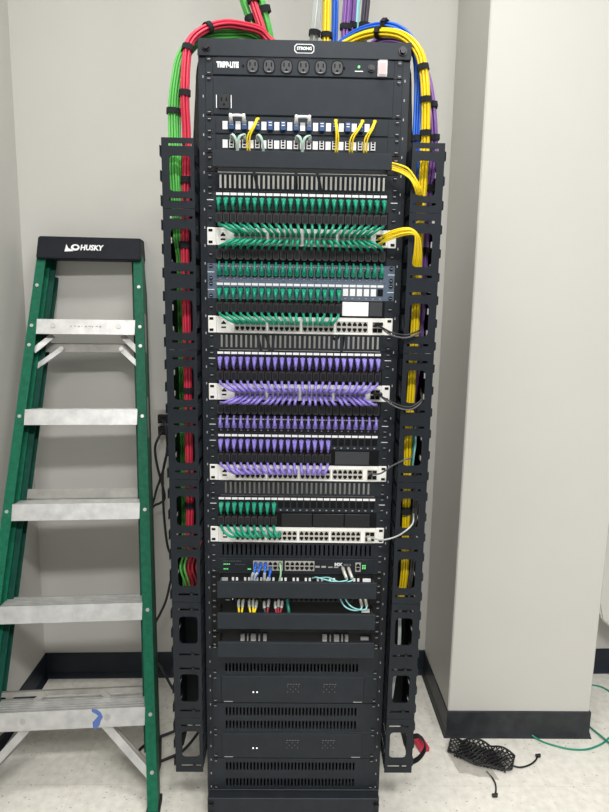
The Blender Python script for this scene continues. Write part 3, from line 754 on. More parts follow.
# ------------------------------------------------------------------ vertical cable managers
WIN = [(1.800, 1.882), (1.631, 1.712), (1.459, 1.541), (1.287, 1.372), (1.1195, 1.2005), (.946, 1.029), (.772, .857), (.602, .6835), (.423, .509), (.246, .329)]
SLOT = [1.907, 1.781, 1.739, 1.6075, 1.566, 1.437, 1.394, 1.265, 1.2225, 1.096, 1.0525, .9215, .882, .749, .7045, .5695, .5265, .3955, .348, .219]
def v_manager(xo, xi, label, side):
    x0, x1 = sorted((xo, xi)); zb, zt = .1975, 1.923; yf = -.06
    r = empty('vertical_cable_manager', ((x0+x1)/2, 0, zb), label, 'cable manager', 'tall side cable managers')
    wx0, wx1 = (-.3225, -.2715) if side < 0 else (.2745, .3225)
    sx0, sx1 = (-.324, -.268) if side < 0 else (.271, .326)
    # cover in five plates, each with two windows
    bounds = [zt, 1.760, 1.4155, 1.074, .7265, .3720, zb]
    for hi, lo in zip(bounds, bounds[1:]):
        mb = MB(); holes = [(wx0, wx1, a, b) for a, b in WIN if lo < a and b < hi] + [(sx0, sx1, s-.003, s+.003) for s in SLOT if lo < s < hi]
        mb.plate(x0, x1, lo+.0005, hi-.0005, yf, yf+.003, holes)
        for a, b in WIN:      # rounded window corners
            if lo < a and b < hi:
                c = .009
                for cx, sx in ((wx0, 1), (wx1, -1)):
                    for cz, sz in ((a, 1), (b, -1)):
                        pts = [(cx, cz), (cx+sx*c, cz), (cx+sx*c*.3, cz+sz*c*.3), (cx, cz+sz*c)]
                        if sx*sz < 0: pts = pts[::-1]
                        mb.prism(pts, yf, yf+.003)
        for s in SLOT:
            if lo < s < hi:
                mb.cyl(((sx0+sx1)/2+.010, yf, s+.001), ((sx0+sx1)/2+.010, yf-.003, s+.001), .0042, 8, 1)
        mb.build('cover_plate', [M['mgr'], M['screw']], r)
    # side walls made of fingers with openings, flared tips outside
    for xw, out in ((xo, side), (xi, -side)):
        mb = MB(); a, b = sorted((xw, xw - out*.003))
        mb.box(a, b, .045, .115, zb, zt)
        n = 30; p = (zt-zb)/n
        for i in range(n):
            z = zb + p*(i+.5); mb.box(a, b, yf+.003, .045, z-p*.36, z+p*.36)
            tip0, tip1 = sorted((xw - out*.001, xw + out*(.0055 if out == side else .002)))
            mb.hexa([(tip0, yf+.004, z-p*.22), (tip1, yf+.008, z-p*.17), (tip1, yf+.022, z-p*.17), (tip0, yf+.026, z-p*.22), (tip0, yf+.004, z+p*.22), (tip1, yf+.008, z+p*.17), (tip1, yf+.022, z+p*.17), (tip0, yf+.026, z+p*.22)])
        mb.build('finger_wall', M['mgr'], r)
    for z in (.45, 1.05, 1.65):
        a, b = sorted((side*.2640, side*.240)); mb = MB(); mb.box(a, b, .078, .082, z, z+.04); mb.build('mounting_bracket', M['mgr'], r)
    mb = MB(); mb.box(x0+.003, x1-.003, .110, .115, zb+.03, zt); mb.build('back_panel', M['mgr'], r)
    return r
v_manager(-.3405, -.2622, 'tall black slotted cable manager on the rack side nearest the ladder', -1)
v_manager(.3415, .2625, 'tall black slotted cable manager on the rack side nearest the pillar', 1)

# black curved cable drops at the rack top corners
for s, nm in ((-1, 'beneath the red arc'), (1, 'beneath the yellow and blue arc')):
    pts = [(s*.135, 2.172), (s*.15, 2.178), (s*.19, 2.176), (s*.235, 2.172), (s*.268, 2.130), (s*.276, 2.05), (s*.282, 1.96), (s*.286, 1.90)]
    mb = MB()
    P = [Vector((x, 0, z)) for x, z in pts]; P = cr(P, 4)
    for a, b in zip(P, P[1:]):
        t = (b-a).normalized(); n = Vector((-t.z, 0, t.x))*.002*(-s)
        mb.hexa([(a.x, .054, a.z), (b.x, .054, b.z), (b.x, .16, b.z), (a.x, .16, a.z), (a.x+n.x, .054, a.z+n.z), (b.x+n.x, .054, b.z+n.z), (b.x+n.x, .16, b.z+n.z), (a.x+n.x, .16, a.z+n.z)])
    o = mb.build('cable_drop', M['matte']); tag(o, 'curved black cable drop at the rack top, %s' % nm, 'cable guide', 'curved cable drops')

# ------------------------------------------------------------------ cable bundles
PATH = {
 'red': [(-.206, .205, 2.55), (-.1509, .2, 2.377), (-.1374, .2, 2.328), (-.1155, .2, 2.267), (-.099, .212, 2.205), (-.085, .21, 2.09), (-.060, .178, 2.045), (-.030, .155, 2.05), (-.020, .150, 2.10), (-.058, .142, 2.185), (-.097, .136, 2.220), (-.118, .126, 2.235), (-.153, .100, 2.234), (-.200, .060, 2.222), (-.244, .020, 2.193), (-.2765, .000, 2.158), (-.286, -.010, 2.112), (-.291, -.010, 2.022), (-.290, .000, 1.944), (-.293, .000, 1.837), (-.299, .000, 1.679), (-.298, .000, 1.489), (-.2975, .000, 1.304), (-.2975, .000, 1.139), (-.2975, .000, .983), (-.302, .000, .822), (-.306, .03, .72)],
 'lime': [(-.234, .22, 2.55), (-.178, .22, 2.380), (-.162, .22, 2.331), (-.142, .22, 2.280), (-.122, .23, 2.205), (-.108, .235, 2.06), (-.080, .23, 1.99), (-.062, .222, 1.985), (-.040, .213, 2.04), (-.042, .19, 2.13), (-.085, .172, 2.20), (-.143, .140, 2.231), (-.196, .090, 2.214), (-.252, .045, 2.188), (-.297, .025, 2.137), (-.313, .012, 2.070), (-.321, .010, 2.000), (-.320, .004, 1.908), (-.319, .000, 1.837), (-.313, .004, 1.691), (-.312, .03, 1.640), (-.324, .088, 1.53), (-.3235, .090, 1.461), (-.3235, .090, 1.132), (-.322, .08, .932), (-.318, .05, .80), (-.316, .05, .70)],
 'limeR': [(-.172, .22, 2.55), (-.130, .215, 2.382), (-.117, .217, 2.334), (-.0954, .232, 2.256), (-.090, .270, 2.17), (-.085, .272, 2.0)],
 'yellow': [(.077, .213, 2.55), (.061, .213, 2.397), (.060, .213, 2.348), (.060, .215, 2.244), (.056, .21, 2.12), (.040, .19, 2.05), (.012, .175, 2.05), (.008, .165, 2.10), (.055, .16, 2.18), (.122, .140, 2.220), (.180, .090, 2.221), (.238, .040, 2.198), (.273, .000, 2.153), (.289, -.010, 2.106), (.299, -.010, 2.034), (.305, .000, 1.944), (.304, .000, 1.849), (.300, .000, 1.702), (.301, .000, 1.498), (.299, .000, 1.313), (.298, .000, 1.161), (.302, .000, .976), (.305, .000, .798), (.302, .02, .70)],
 'blue': [(.102, .225, 2.55), (.085, .222, 2.40), (.085, .222, 2.35), (.085, .230, 2.255), (.080, .235, 2.10), (.060, .235, 2.01), (.038, .232, 1.99), (.020, .222, 2.04), (.032, .198, 2.13), (.075, .177, 2.205), (.136, .150, 2.246), (.206, .100, 2.244), (.252, .060, 2.210), (.276, .032, 2.157), (.284, .022, 2.089), (.284, .014, 2.016), (.284, .012, 1.934), (.290, .028, 1.828), (.295, .05, 1.70), (.30, .05, 1.5)],
 'violet': [(.130, .2, 2.55), (.118, .2, 2.395), (.115, .2, 2.346), (.111, .2, 2.247), (.125, .206, 2.195), (.155, .2, 2.200), (.200, .165, 2.232), (.262, .115, 2.212), (.290, .085, 2.165), (.310, .045, 2.100), (.322, .020, 2.014), (.330, .020, 1.921), (.3235, .024, 1.813), (.320, .024, 1.677), (.319, .024, 1.499), (.319, .028, 1.40), (.317, .06, 1.30), (.312, .08, 1.10)],
 'violetR': [(.154, .23, 2.55), (.134, .23, 2.406), (.131, .23, 2.357), (.128, .236, 2.258), (.129, .255, 2.10)],
 'whitec': [(.050, .2, 2.55), (.042, .2, 2.393), (.035, .2, 2.344), (.026, .206, 2.247), (.022, .25, 2.17), (.020, .278, 2.08)],
 'aqua': [(.178, .24, 2.55), (.152, .24, 2.410), (.150, .24, 2.361), (.147, .243, 2.262), (.149, .26, 2.10)],
 'darkcab': [(.204, .24, 2.55), (.174, .24, 2.410), (.170, .24, 2.361), (.165, .245, 2.262), (.169, .255, 2.10)],
}
def hexoff(n, r):
    pts = []
    for q in range(-4, 5):
        for p in range(-4, 5): pts.append((r*2.2*(p + q*.5), r*2.2*q*.866))
    pts.sort(key=lambda t: t[0]**2 + t[1]**2); return pts[:n]
def bundle(key, n, r, label, group, seed=1):
    rn = random.Random(seed); pts = cr([(PATH[key][0][0], PATH[key][0][1], CZ), (PATH[key][0][0], PATH[key][0][1], 2.9)] + PATH[key], 6)
    offs = hexoff(n, r); rx = max(abs(o[0]) for o in offs) + r; ry = max(abs(o[1]) for o in offs) + r
    # frames by parallel transport
    fr = []; nrm = Vector((0, 1, 0))
    for i, p in enumerate(pts):
        t = (pts[min(i+1, len(pts)-1)] - pts[max(i-1, 0)]).normalized()
        nrm = (nrm - t*nrm.dot(t)).normalized(); fr.append((p, nrm.copy(), t.cross(nrm)))
    for a, b in offs:
        ph = rn.uniform(0, 6.28); am = r*.06
        path = [p + nn*(b + am*math.sin(i*.23+ph)) + bn*(a + am*math.cos(i*.19+ph*1.7)) for i, (p, nn, bn) in enumerate(fr)]
        if rn.random() < .0: path = path[:-4]
        mb = MB(); mb.tube(path, r, 6); o = mb.build('network_cable', M[key.replace('R', '')]); tag(o, label, 'cable', group)
    return fr, rx, ry
FR = {}
FR['red'] = bundle('red', 7, .0035, 'red cable in the bundle arching over the rack corner nearest the ladder', 'red cables of the left bundle', seed=1)
FR['lime'] = bundle('lime', 9, .0033, 'bright green cable in the bundle beside the red ones, nearest the ladder', 'green cables of the left bundle', seed=2)
FR['limeR'] = bundle('limeR', 10, .0036, 'bright green cable dropping straight behind the rack top, right of the red ones', 'green cables behind the rack top', seed=12)
FR['yellow'] = bundle('yellow', 7, .0036, 'yellow cable in the bundle arching over the rack corner nearest the pillar', 'yellow cables of the right bundle', seed=3)
FR['blue'] = bundle('blue', 6, 0.0034, 'blue cable in the bundle arching behind the yellow bundle', 'blue cables of the right bundle', seed=4)
FR['violet'] = bundle('violet', 7, .0036, 'violet cable in the outermost bundle beside the yellow one, nearest the pillar', 'violet cables of the right bundle', seed=5)
FR['violetR'] = bundle('violetR', 7, .0036, 'violet cable dropping straight behind the rack top, in the wide violet bundle', 'violet cables behind the rack top', seed=15)
FR['whitec'] = bundle('whitec', 8, 0.0037, 'white cable dropping straight behind the rack top, left of the yellow ones', 'white cables behind the rack top', seed=6)
FR['aqua'] = bundle('aqua', 2, 0.0036, 'light blue cable dropping behind the rack top, right of the violet ones', 'light blue cables behind the rack top', seed=7)
FR['darkcab'] = bundle('darkcab', 7, 0.0034, 'dark purple cable dropping behind the rack top, furthest to the right', 'dark cables behind the rack top', seed=8)

def strap(key, z=None, idx=None, label='', w=.0135, pad=.0016, below=None):
    """hook-and-loop wrap around a bundle, nearest to the given point"""
    fr, rx, ry = FR[key]
    tgt = Vector(idx); i = min(range(len(fr)), key=lambda k: (fr[k][0]-tgt).length)
    p, nn, bn = fr[i]; t = nn.cross(bn) if True else None
    t = (fr[min(i+1, len(fr)-1)][0] - fr[max(i-1, 0)][0]).normalized()
    R0x, R0y = rx + pad, ry + pad; mb = MB(); n = 16; prev = None
    ring = []
    for k in range(n):
        a = 2*math.pi*k/n
        inn = p + bn*R0x*math.cos(a) + nn*R0y*math.sin(a); out = p + bn*(R0x+.0022)*math.cos(a) + nn*(R0y+.0022)*math.sin(a)
        ring.append((inn, out))
    for k in range(n):
        a, b = ring[k], ring[(k+1) % n]
        mb.hexa([a[0]-t*w/2, b[0]-t*w/2, b[1]-t*w/2, a[1]-t*w/2, a[0]+t*w/2, b[0]+t*w/2, b[1]+t*w/2, a[1]+t*w/2])
    q = p + bn*(R0x+.001); mtx = Matrix((bn, nn, t)).transposed().to_4x4(); mtx.translation = q
    mb.obox(mtx, (.005, .014, w), 0)
    o = mb.build('cable_wrap', M['velcro']); tag(o, label, 'cable wrap', 'black hook-and-loop cable wraps')
strap('red', idx=(-.240, .023, 2.197), label='black wrap on the red arc, nearest its crest above the rack corner')
strap('red', idx=(-.279, -.005, 2.137), label='black wrap on the red bundle just below the arc')
strap('red', idx=(-.290, -.01, 2.032), label='black wrap on the red bundle halfway to the left cable manager')
strap('lime', idx=(-.320, .01, 2.004), label='black wrap on the green bundle just above the left cable manager')
strap('lime', idx=(-.150, .2, 2.298), label='black wrap on the green cables behind the left arc, near the top edge', pad=.002, w=.016)
strap('limeR', idx=(-.115, .2, 2.318), label='black wrap on the straight green cables right of the red ones', pad=.002, w=.016)
strap('red', idx=(-.140, .2, 2.34), label='black wrap on the red cables behind the left arc, near the top edge', pad=.002)
strap('yellow', idx=(.195, .08, 2.217), label='black wrap on the yellow arc above the rack corner')
strap('blue', idx=(.206, .10, 2.244), label='black wrap on the blue arc above the rack corner')
strap('yellow', idx=(.285, -.01, 2.107), label='black wrap on the yellow bundle just below its arc')
strap('yellow', idx=(.299, -.01, 2.030), label='black wrap on the yellow bundle beside the rack top panel')
strap('violet', idx=(.316, .006, 2.028), label='black wrap on the violet bundle beside the rack top panel')
strap('yellow', idx=(.305, 0, 1.957), label='black wrap on the yellow bundle just above the right cable manager')
strap('violet', idx=(.324, 0, 1.950), label='black wrap on the violet bundle just above the right cable manager')
strap('blue', idx=(.284, .012, 1.945), label='black wrap on the blue bundle just above the right cable manager')
strap('yellow', idx=(.080, .185, 2.165), label='black wrap where the yellow arc leaves the rack top')
strap('whitec', idx=(.030, .2, 2.264), label='black wrap on the white cables behind the rack top')
strap('yellow', idx=(.060, .214, 2.270), label='black wrap on the straight yellow cables behind the rack top')
strap('violetR', idx=(.129, .234, 2.290), label='black wrap on the wide violet bundle behind the rack top')
strap('violet', idx=(.113, .2, 2.272), label='black wrap on the straight violet cables behind the rack top')
strap('darkcab', idx=(.166, .242, 2.297), label='black wrap on the dark cables behind the rack top')
strap('red', idx=(-.2945, 0, 1.832), label='black wrap in the highest window of the left cable manager', w=.016)
strap('red', idx=(-.299, 0, 1.672), label='black wrap in the second highest window of the left cable manager', w=.016)
strap('red', idx=(-.2975, 0, 1.300), label='black wrap in the fourth window of the left cable manager', w=.014)
strap('red', idx=(-.2975, 0, .985), label='black wrap in the sixth window of the left cable manager', w=.014)
strap('violet', idx=(.327, 0, 1.832), label='black wrap in the highest window of the right cable manager', w=.016)
strap('violet', idx=(.320, 0, 1.668), label='black wrap in the second highest window of the right cable manager', w=.016)
strap('yellow', idx=(.302, 0, .985), label='black wrap in the sixth window of the right cable manager', w=.02)

# grey and yellow cords in the lower windows of the right manager
for j, (x, key, z0_, z1_) in enumerate(((.3215, 'greycab', 1.06, .90), (.3160, 'greycab', 1.06, .90), (.3265, 'greycab', 1.06, .90), (.3245, 'greycab', .87, .75), (.3185, 'greycab', .87, .75), (.2965, 'whitec', .69, .40), (.2920, 'whitec', .69, .40), (.3085, 'tealc', 1.22, 1.10), (.3125, 'aqua', 1.22, 1.10))):
    lab = {'greycab': 'grey cord', 'whitec': 'white cord', 'tealc': 'teal cord', 'aqua': 'aqua cord'}[key]
    wtxt = {1.06: 'sixth window', .87: 'seventh window', .69: 'lowest windows', 1.22: 'fifth window'}[z0_]
    dx = -.012 if key == 'whitec' else -.002
    cord('network_cable', [(x, -.012, z0_), (x+.002, -.016, z0_*.6+z1_*.4), (x+dx*.5, -.016, z0_*.3+z1_*.7), (x+dx, -.010, z1_)], .0028, M[key], '%s inside the %s of the right cable manager' % (lab, wtxt), group='%ss in the %s' % (lab, wtxt))
for j in range(5):
    x = -.325 + j*.011; key = 'lime' if j < 2 else 'maroon'
    cord('network_cable', [(x+.012, .006, .88), (x+.010, -.018, .845), (x+.002, -.024, .81), (x+.010, -.012, .765), (x+.012, .01, .73)], .0030, M[key], '%s cord fanned out in the seventh window of the left cable manager' % ('green' if j < 2 else 'dark red'), group='%s cords in the seventh left window' % ('green' if j < 2 else 'dark red'))
# ---- cords crossing from the rack to the right manager
for j in range(4):
    d = (j - 1.5)*.0045; q = (j % 3)*.003
    cord('fiber_jumper', [(.185, -.045, 1.876+d*.4), (.208, -.050, 1.871+d), (.237, -.062+q, 1.861+d*1.2), (.257, -.074+q, 1.846+d*1.3), (.276+d, -.074, 1.818), (.287+d, -.050, 1.798), (.290+d, -.02, 1.775)], .0022, M['yellow'], 'yellow jumper sweeping from behind the top cover bar into the right manager', group='yellow jumpers beside the top cover bar', seg=6)
for j in range(5):
    d = (j - 2)*.0044; q = (j % 2)*.006
    cord('fiber_jumper', [(.196+.003*(j % 3), -.014, 1.698+.012*(j//3)-.009), (.209, -.048, 1.702+d), (.235, -.068-q, 1.711+d), (.263, -.080-q*.5, 1.714+d*.7), (.280+d*.5, -.078+q*.3, 1.703), (.287+d*.9, -.060+q*.6, 1.674), (.288+d, -.040, 1.642), (.289+d, -.032, 1.615)], .0022, M['yellow'], 'yellow jumper from the first white switch crossing into the right manager', group='yellow jumpers of the first white switch', seg=6, ends=(0,), endr=1.8)
DAC = {2: [(.195, -.010, 1.487), (.212, -.050, 1.477), (.234, -.060, 1.467), (.262, -.075, 1.463), (.283, -.073, 1.468), (.302, -.062, 1.476), (.310, -.03, 1.49)],
       3: [(.201, -.010, 1.303), (.220, -.050, 1.298), (.250, -.062, 1.284), (.278, -.075, 1.279), (.300, -.073, 1.287), (.316, -.062, 1.302), (.318, -.03, 1.32)],
       4: [(.195, -.010, 1.083), (.217, -.050, 1.094), (.246, -.062, 1.119), (.275, -.075, 1.139), (.296, -.064, 1.143), (.306, -.03, 1.15)],
       5: [(.198, -.010, .899), (.229, -.050, .908), (.263, -.062, .922), (.288, -.075, .945), (.308, -.064, .962), (.316, -.03, .975)]}
for k, n, lab, key in ((2, 2, 'second', 'powercord'), (3, 2, 'third', 'powercord'), (4, 1, 'fourth', 'greycab'), (5, 1, 'lowest', 'whitec')):
    for j in range(n):
        p = [(x + (.0 if i else j*.0125), y, z - j*.0035*min(i, 2)) for i, (x, y, z) in enumerate(DAC[k])]
        o = cord('uplink_cable', p, .0022, M[key] if j == 0 else M['greycab'], '%s uplink cable leaving the %s white switch for the right manager' % ({'powercord': 'black', 'greycab': 'grey', 'whitec': 'white'}[key] if j == 0 else 'grey', lab), group='uplink cables', n=7)
        a = Vector(p[0]); mb = MB(); mb.box(a.x-.0052, a.x+.0052, -.030, -.006, a.z-.0040, a.z+.0040); mb.build('connector', M['blk'] if k != 5 else M['silver'], o, bevel=.001)
# hook and loop loop hanging off the right manager
pp = cr([(.335, -.020, .292), (.347, -.030, .293), (.362, -.040, .302), (.378, -.045, .287), (.380, -.045, .261), (.366, -.040, .230), (.348, -.030, .208), (.337, -.02, .205)], 6)
mb = MB()
for a, b in zip(pp, pp[1:]):
    t = (b-a).normalized(); n = Vector((t.z, 0, -t.x)).normalized()*.0012
    mb.hexa([a-n+Vector((0, -.009, 0)), a+n+Vector((0, -.009, 0)), a+n+Vector((0, .009, 0)), a-n+Vector((0, .009, 0)), b-n+Vector((0, -.009, 0)), b+n+Vector((0, -.009, 0)), b+n+Vector((0, .009, 0)), b-n+Vector((0, .009, 0))])
o = mb.build('strap_loop', M['velcro']); tag(o, 'loose black strap loop at the foot of the right cable manager', 'strap')
mb = MB(); mtx = Matrix.Translation((.450, .285, .0085)) @ Matrix.Rotation(R(14), 4, 'Z')
mb.obox(mtx, (.036, .060, .016), 0); mb.obox(mtx @ Matrix.Translation((.004, -.002, .0085)), (.02, .035, .002), 1)
o = mb.build('plastic_clip', [M['redtag'], M['maroon']], bevel=.003); tag(o, 'small red plastic clip on the floor behind the strap loop', 'clip')

# ------------------------------------------------------------------ wall outlet and power cords
ow = wy(-.5)
wo = empty('wall_outlet', (-.515, ow, 1.01), 'steel wall outlet plate behind the left cable manager with black plugs in it', 'outlet')
mb = MB(); mb.box(-.548, -.478, ow-.006, ow-.0005, 1.012, 1.127); mb.build('plate', M['plate'], wo, bevel=.002)
for z in (1.092, 1.047):
    mb = MB(); mb.prism([(-.513 + .017*math.cos(a)*1, z + .0165*math.sin(a)) for a in [2*math.pi*k/14 for k in range(14)]], ow-.008, ow-.006); mb.build('receptacle', M['whitec'], wo)
def pcord(path, label, plug=None):
    pts = cr(path, 8); mb = MB(); mb.tube(pts, .0048, 8); o = mb.build('power_cable', M['powercord']); tag(o, label, 'cord', 'black power cords')
    if plug:
        x, z = plug; mb = MB(); mb.box(x-.016, x+.016, ow-.036, ow-.0085, z-.015, z+.015); mb.build('plug', M['blk'], o, bevel=.005, segs=2)
        mb = MB()
        for q in range(3): mb.box(x-.017, x+.017, ow-.034+q*.008, ow-.031+q*.008, z-.016, z+.016)
        mb.build('grip', M['rubber'], o)
pcord([(-.513, ow-.033, 1.047), (-.523, .615, 1.025), (-.533, .605, .990), (-.526, .600, .926), (-.508, .600, .849), (-.501, .600, .797), (-.519, .600, .777), (-.545, .600, .762), (-.58, .61, .70), (-.60, .62, .60)], 'black power cord from the lower plug looping down toward the ladder', (-.513, 1.047))
pcord([(-.513, ow-.033, 1.092), (-.495, .615, 1.075), (-.488, .610, .999), (-.504, .612, .912), (-.532, .61, .829), (-.550, .61, .770), (-.59, .615, .68)], 'black power cord from the upper plug swinging behind the ladder rail', (-.513, 1.092))
pcord([(-.400, .48, 1.06), (-.450, .56, 1.02), (-.480, .585, .985), (-.500, .583, .910), (-.503, .583, .813), (-.500, .583, .714), (-.488, .575, .613), (-.462, .55, .560), (-.474, .53, .480), (-.490, .52, .414), (-.512, .52, .365), (-.540, .54, .30), (-.56, .57, .18), (-.56, .58, .01)], 'long black power cord snaking down the wall behind the left cable manager')
pcord([(-.56, .47, .190), (-.515, .48, .185), (-.490, .46, .165), (-.450, .41, .139), (-.41, .36, .12), (-.36, .30, .10)], 'short black cord dipping behind the left manager near the baseboard')
pcord([(-.30, .25, .16), (-.37, .31, .075), (-.42, .335, .02), (-.50, .30, .006), (-.535, .24, .0055), (-.50, .185, .0055), (-.43, .215, .0055), (-.37, .25, .02), (-.30, .29, .10)], 'black cord looping onto the floor beside the left manager foot')

for j, (xa, xb, za, zb_) in enumerate(((-.17, -.12, 2.02, 1.30), (-.02, -.09, 2.00, 1.10), (.03, .09, 1.98, 1.42), (-.15, -.05, 1.52, .98), (.14, .07, 1.50, .96))):
    pcord([(xa, .294, za), (xa*.7+xb*.3 + .02, .42, za*.75+zb_*.25), (xa*.4+xb*.6 - .02, .41, za*.4+zb_*.6), (xb, .40, zb_+.05), (xb+.03, .38, zb_), (xb+.05, .36, zb_+.06)], '%s black cord hanging behind the rack, glimpsed through the vent slots' % ORD[j])
# ------------------------------------------------------------------ step ladder (folded, leaning on the wall)
LO = Vector((-.693, -.035, .0)); LT = Vector((-.742, .595, 1.67))
w_ = (LT - LO).normalized(); u_ = Vector((.63, .049, 0)).normalized(); n_ = w_.cross(u_).normalized(); u_ = n_.cross(w_).normalized()
lad = empty('step_ladder', LO, 'folded green fiberglass stepladder with aluminium steps leaning against the wall', 'ladder')
mw = Matrix((u_, n_, w_)).transposed().to_4x4(); mw.translation = LO; lad.matrix_world = mw
bpy.context.view_layer.update()
def hw(w): return .286 + (.181 - .286)*w/1.786
def channel(s, w0, w1, n0, n1, fl, t, dof=0.0):
    """C channel: web on the outside, flanges pointing inwards"""
    def sec(w):
        o = hw(w) - dof
        return [(s*o, n0, w), (s*(o-fl), n0, w), (s*(o-fl), n0+t, w), (s*(o-t), n0+t, w), (s*(o-t), n1-t, w), (s*(o-fl), n1-t, w), (s*(o-fl), n1, w), (s*o, n1, w)]
    A, B = sec(w0), sec(w1)
    mb = MB()
    if s < 0: A, B = A[::-1], B[::-1]
    mb.loft(A, B); return mb
STEPW = [1.514, 1.199, .887, .571, .260]
for s in (-1, 1):
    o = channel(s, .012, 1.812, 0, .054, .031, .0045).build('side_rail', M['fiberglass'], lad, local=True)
    for w in [w + .03 for w in STEPW] + [1.475, 1.69, .125]:
        mb = MB(); mb.cyl((s*(hw(w)-.014), 0, w), (s*(hw(w)-.014), -.0025, w), .006, 10); mb.build('rivet', M['zinc'], o, local=True)
    mb = MB(); A = [(s*(hw(0)+.004), -.004, .018), (s*(hw(0)-.036), -.004, .018), (s*(hw(0)-.036), .060, .026), (s*(hw(0)+.004), .060, .026)]
    q = [(x, y, .016 + y*.42) for x, y, z in A]
    if s < 0: A, q = A[::-1], q[::-1]
    A = [(x, y, (.0005 + y*.377 if y > 0 else .0015)) for x, y, z in A]
    mb.loft(A, q); mb.build('foot', M['rubber'], lad, local=True)
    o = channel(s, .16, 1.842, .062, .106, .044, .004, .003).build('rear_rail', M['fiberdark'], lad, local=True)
    mb = MB(); w = .145
    A = [(s*(hw(w)-.0), .058, w-.05), (s*(hw(w)-.036), .058, w-.05), (s*(hw(w)-.036), .109, w-.04), (s*(hw(w)-.0), .109, w-.04)]
    B = [(x, y, w+.045) for x, y, z in A]
    if s < 0: A, B = A[::-1], B[::-1]
    mb.loft(A, B); mb.build('rear_foot', M['rubber'], lad, local=True)
    # paper label strips on the right rail outside
    if s > 0:
        for wl in (1.60, 1.30):
            mb = MB(); xo = hw(wl) + .0006; x2 = hw(wl-.14) + .0006
            mb.poly([(s*xo, .012, wl), (s*xo, .044, wl), (s*x2, .044, wl-.14), (s*x2, .012, wl-.14)]); mb.build('rail_label', M['greytag'], lad, local=True)
th = R(14)
for i, w in enumerate(STEPW):
    hx = hw(w+.03) - .0305; hf = .053
    mb = MB(); d = .078; dn, dw = math.cos(th)*d, math.sin(th)*d
    mb.box(-hx, hx, -.003, .002, w, w+hf, 0)
    # tread sloping back with grooves
    n = 6
    for k in range(n):
        a, b = k/n, (k+.62)/n; c = (k+1)/n
        def P(x, f, up): return (x, .002 + dn*f - up*math.sin(th)*0, w + hf - .003 + dw*f + up)
        mb.hexa([P(-hx, a, -.003), P(hx, a, -.003), P(hx, b, -.003), P(-hx, b, -.003), P(-hx, a, .003), P(hx, a, .003), P(hx, b, .003), P(-hx, b, .003)], 0)
        mb.hexa([P(-hx, b, -.003), P(hx, b, -.003), P(hx, c, -.003), P(-hx, c, -.003), P(-hx, b, .0005), P(hx, b, .0005), P(hx, c, .0005), P(-hx, c, .0005)], 1)
    mb.box(-hx, hx, .002+dn-.003, .002+dn, w+hf+dw-.025, w+hf+dw, 1)
    st = mb.build('step', [M['alu'], M['alud']], lad, local=True)
    if i == 0:
        mb = MB()
        for q in range(9): mb.box(-.052+q*.012, -.052+q*.012+(.008 if q % 3 else .004), -.0034, -.003, w+.025+(q % 2)*.002, w+.030)
        mb.build('stamping', M['alud'], st, local=True)
        for x in (-.110, .110):
            mb = MB(); mb.cyl((x, -.003, w+.030), (x, -.0055, w+.030), .009, 12); mb.build('rivet', M['zinc'], st, local=True)
        for s in (-1, 1):
            mb = MB(); mb.bar((s*.118, .030, w+.005), (s*(hw(w)-.020), .020, w-.055), .020, .004, up=(0, 1, 0)); mb.build('knee_brace', M['alu'], lad, local=True)
    if i == 4:
        for x in (-.125, .125):
            mb = MB(); mb.cyl((x, -.003, w+.028), (x, -.0055, w+.028), .009, 12); mb.build('rivet', M['zinc'], st, local=True)
        for s in (-1, 1):
            for q in (0, 1):
                a = Vector((s*(.115-.012*q), .012+.045*q, w+.004)); b = Vector((s*(hw(w)-.012), .012+.035*q, w-.150))
                mb = MB(); mb.bar(a, b, .024, .003, up=(0, 1, 0)); mb.bar(a + Vector((s*.010, .006, 0)), b + Vector((s*.010, .006, 0)), .003, .012, up=(0, 1, 0)); mb.build('knee_brace', M['alud'] if q else M['alu'], lad, local=True)
        mb = MB()   # torn strip of blue tape
        mb.prism([(.078, w+.054), (.092, w+.052), (.104, w+.044), (.112, w+.030), (.106, w+.018), (.103, w+.006), (.094, w-.004), (.084, w+.000), (.082, w+.016), (.092, w+.026), (.098, w+.034), (.088, w+.041), (.078, w+.046)], -.0042, -.003)
        tp = mb.build('tape_scrap', M['tape'], st, local=True); tp['label'] = 'torn blue tape'
for w, h in ((1.470, .032), (.960, .032), (.340, .014)):
    hx = hw(w) - .020
    mb = MB(); mb.box(-hx, hx, .066, .069, w, w+h); mb.box(-hx, hx, .069, .086, w+h-.003, w+h); mb.build('rear_brace', M['alud'], lad, local=True)
for s in (-1, 1):
    mb = MB(); mb.bar((s*.100+.006, .064, 1.482), (s*(hw(1.36)-.018), .060, 1.405), .017, .007, up=(0, 1, 0)); mb.cyl((s*.103+.006, .055, 1.480), (s*.103+.006, .060, 1.480), .008, 10); mb.build('rear_knee_brace', M['alu'], lad, local=True)
    mb = MB(); mb.bar((s*.085, .064, .350), (s*(hw(.2)-.02), .066, .205), .017, .004, up=(0, 1, 0)); mb.build('rear_knee_brace', M['alud'], lad, local=True)
mb = MB(); hc = .1785
sec = [(-hc, -.016), (hc, -.016), (hc+.003, .075), (hc-.012, .112), (-hc+.012, .112), (-hc-.003, .075)]
mb.loft([(x, y, 1.788+y*.36) for x, y in sec], [(x*.985, y, 1.872+y*.36) for x, y in sec])
cap = mb.build('top_cap', M['cap'], lad, local=True, bevel=.004, segs=2)
text('HUSKY', .027, .008, 1.825, -.0170, cap, M['text'], w=.080, bold=.0012, local=True, shear=.12)
mb = MB()
pts = [(-.047 + .015*math.cos(a), 1.826 + .012*math.sin(a)) for a in [2*math.pi*k/16 for k in range(16)]]; mb.prism(pts, -.0168, -.016, 0)
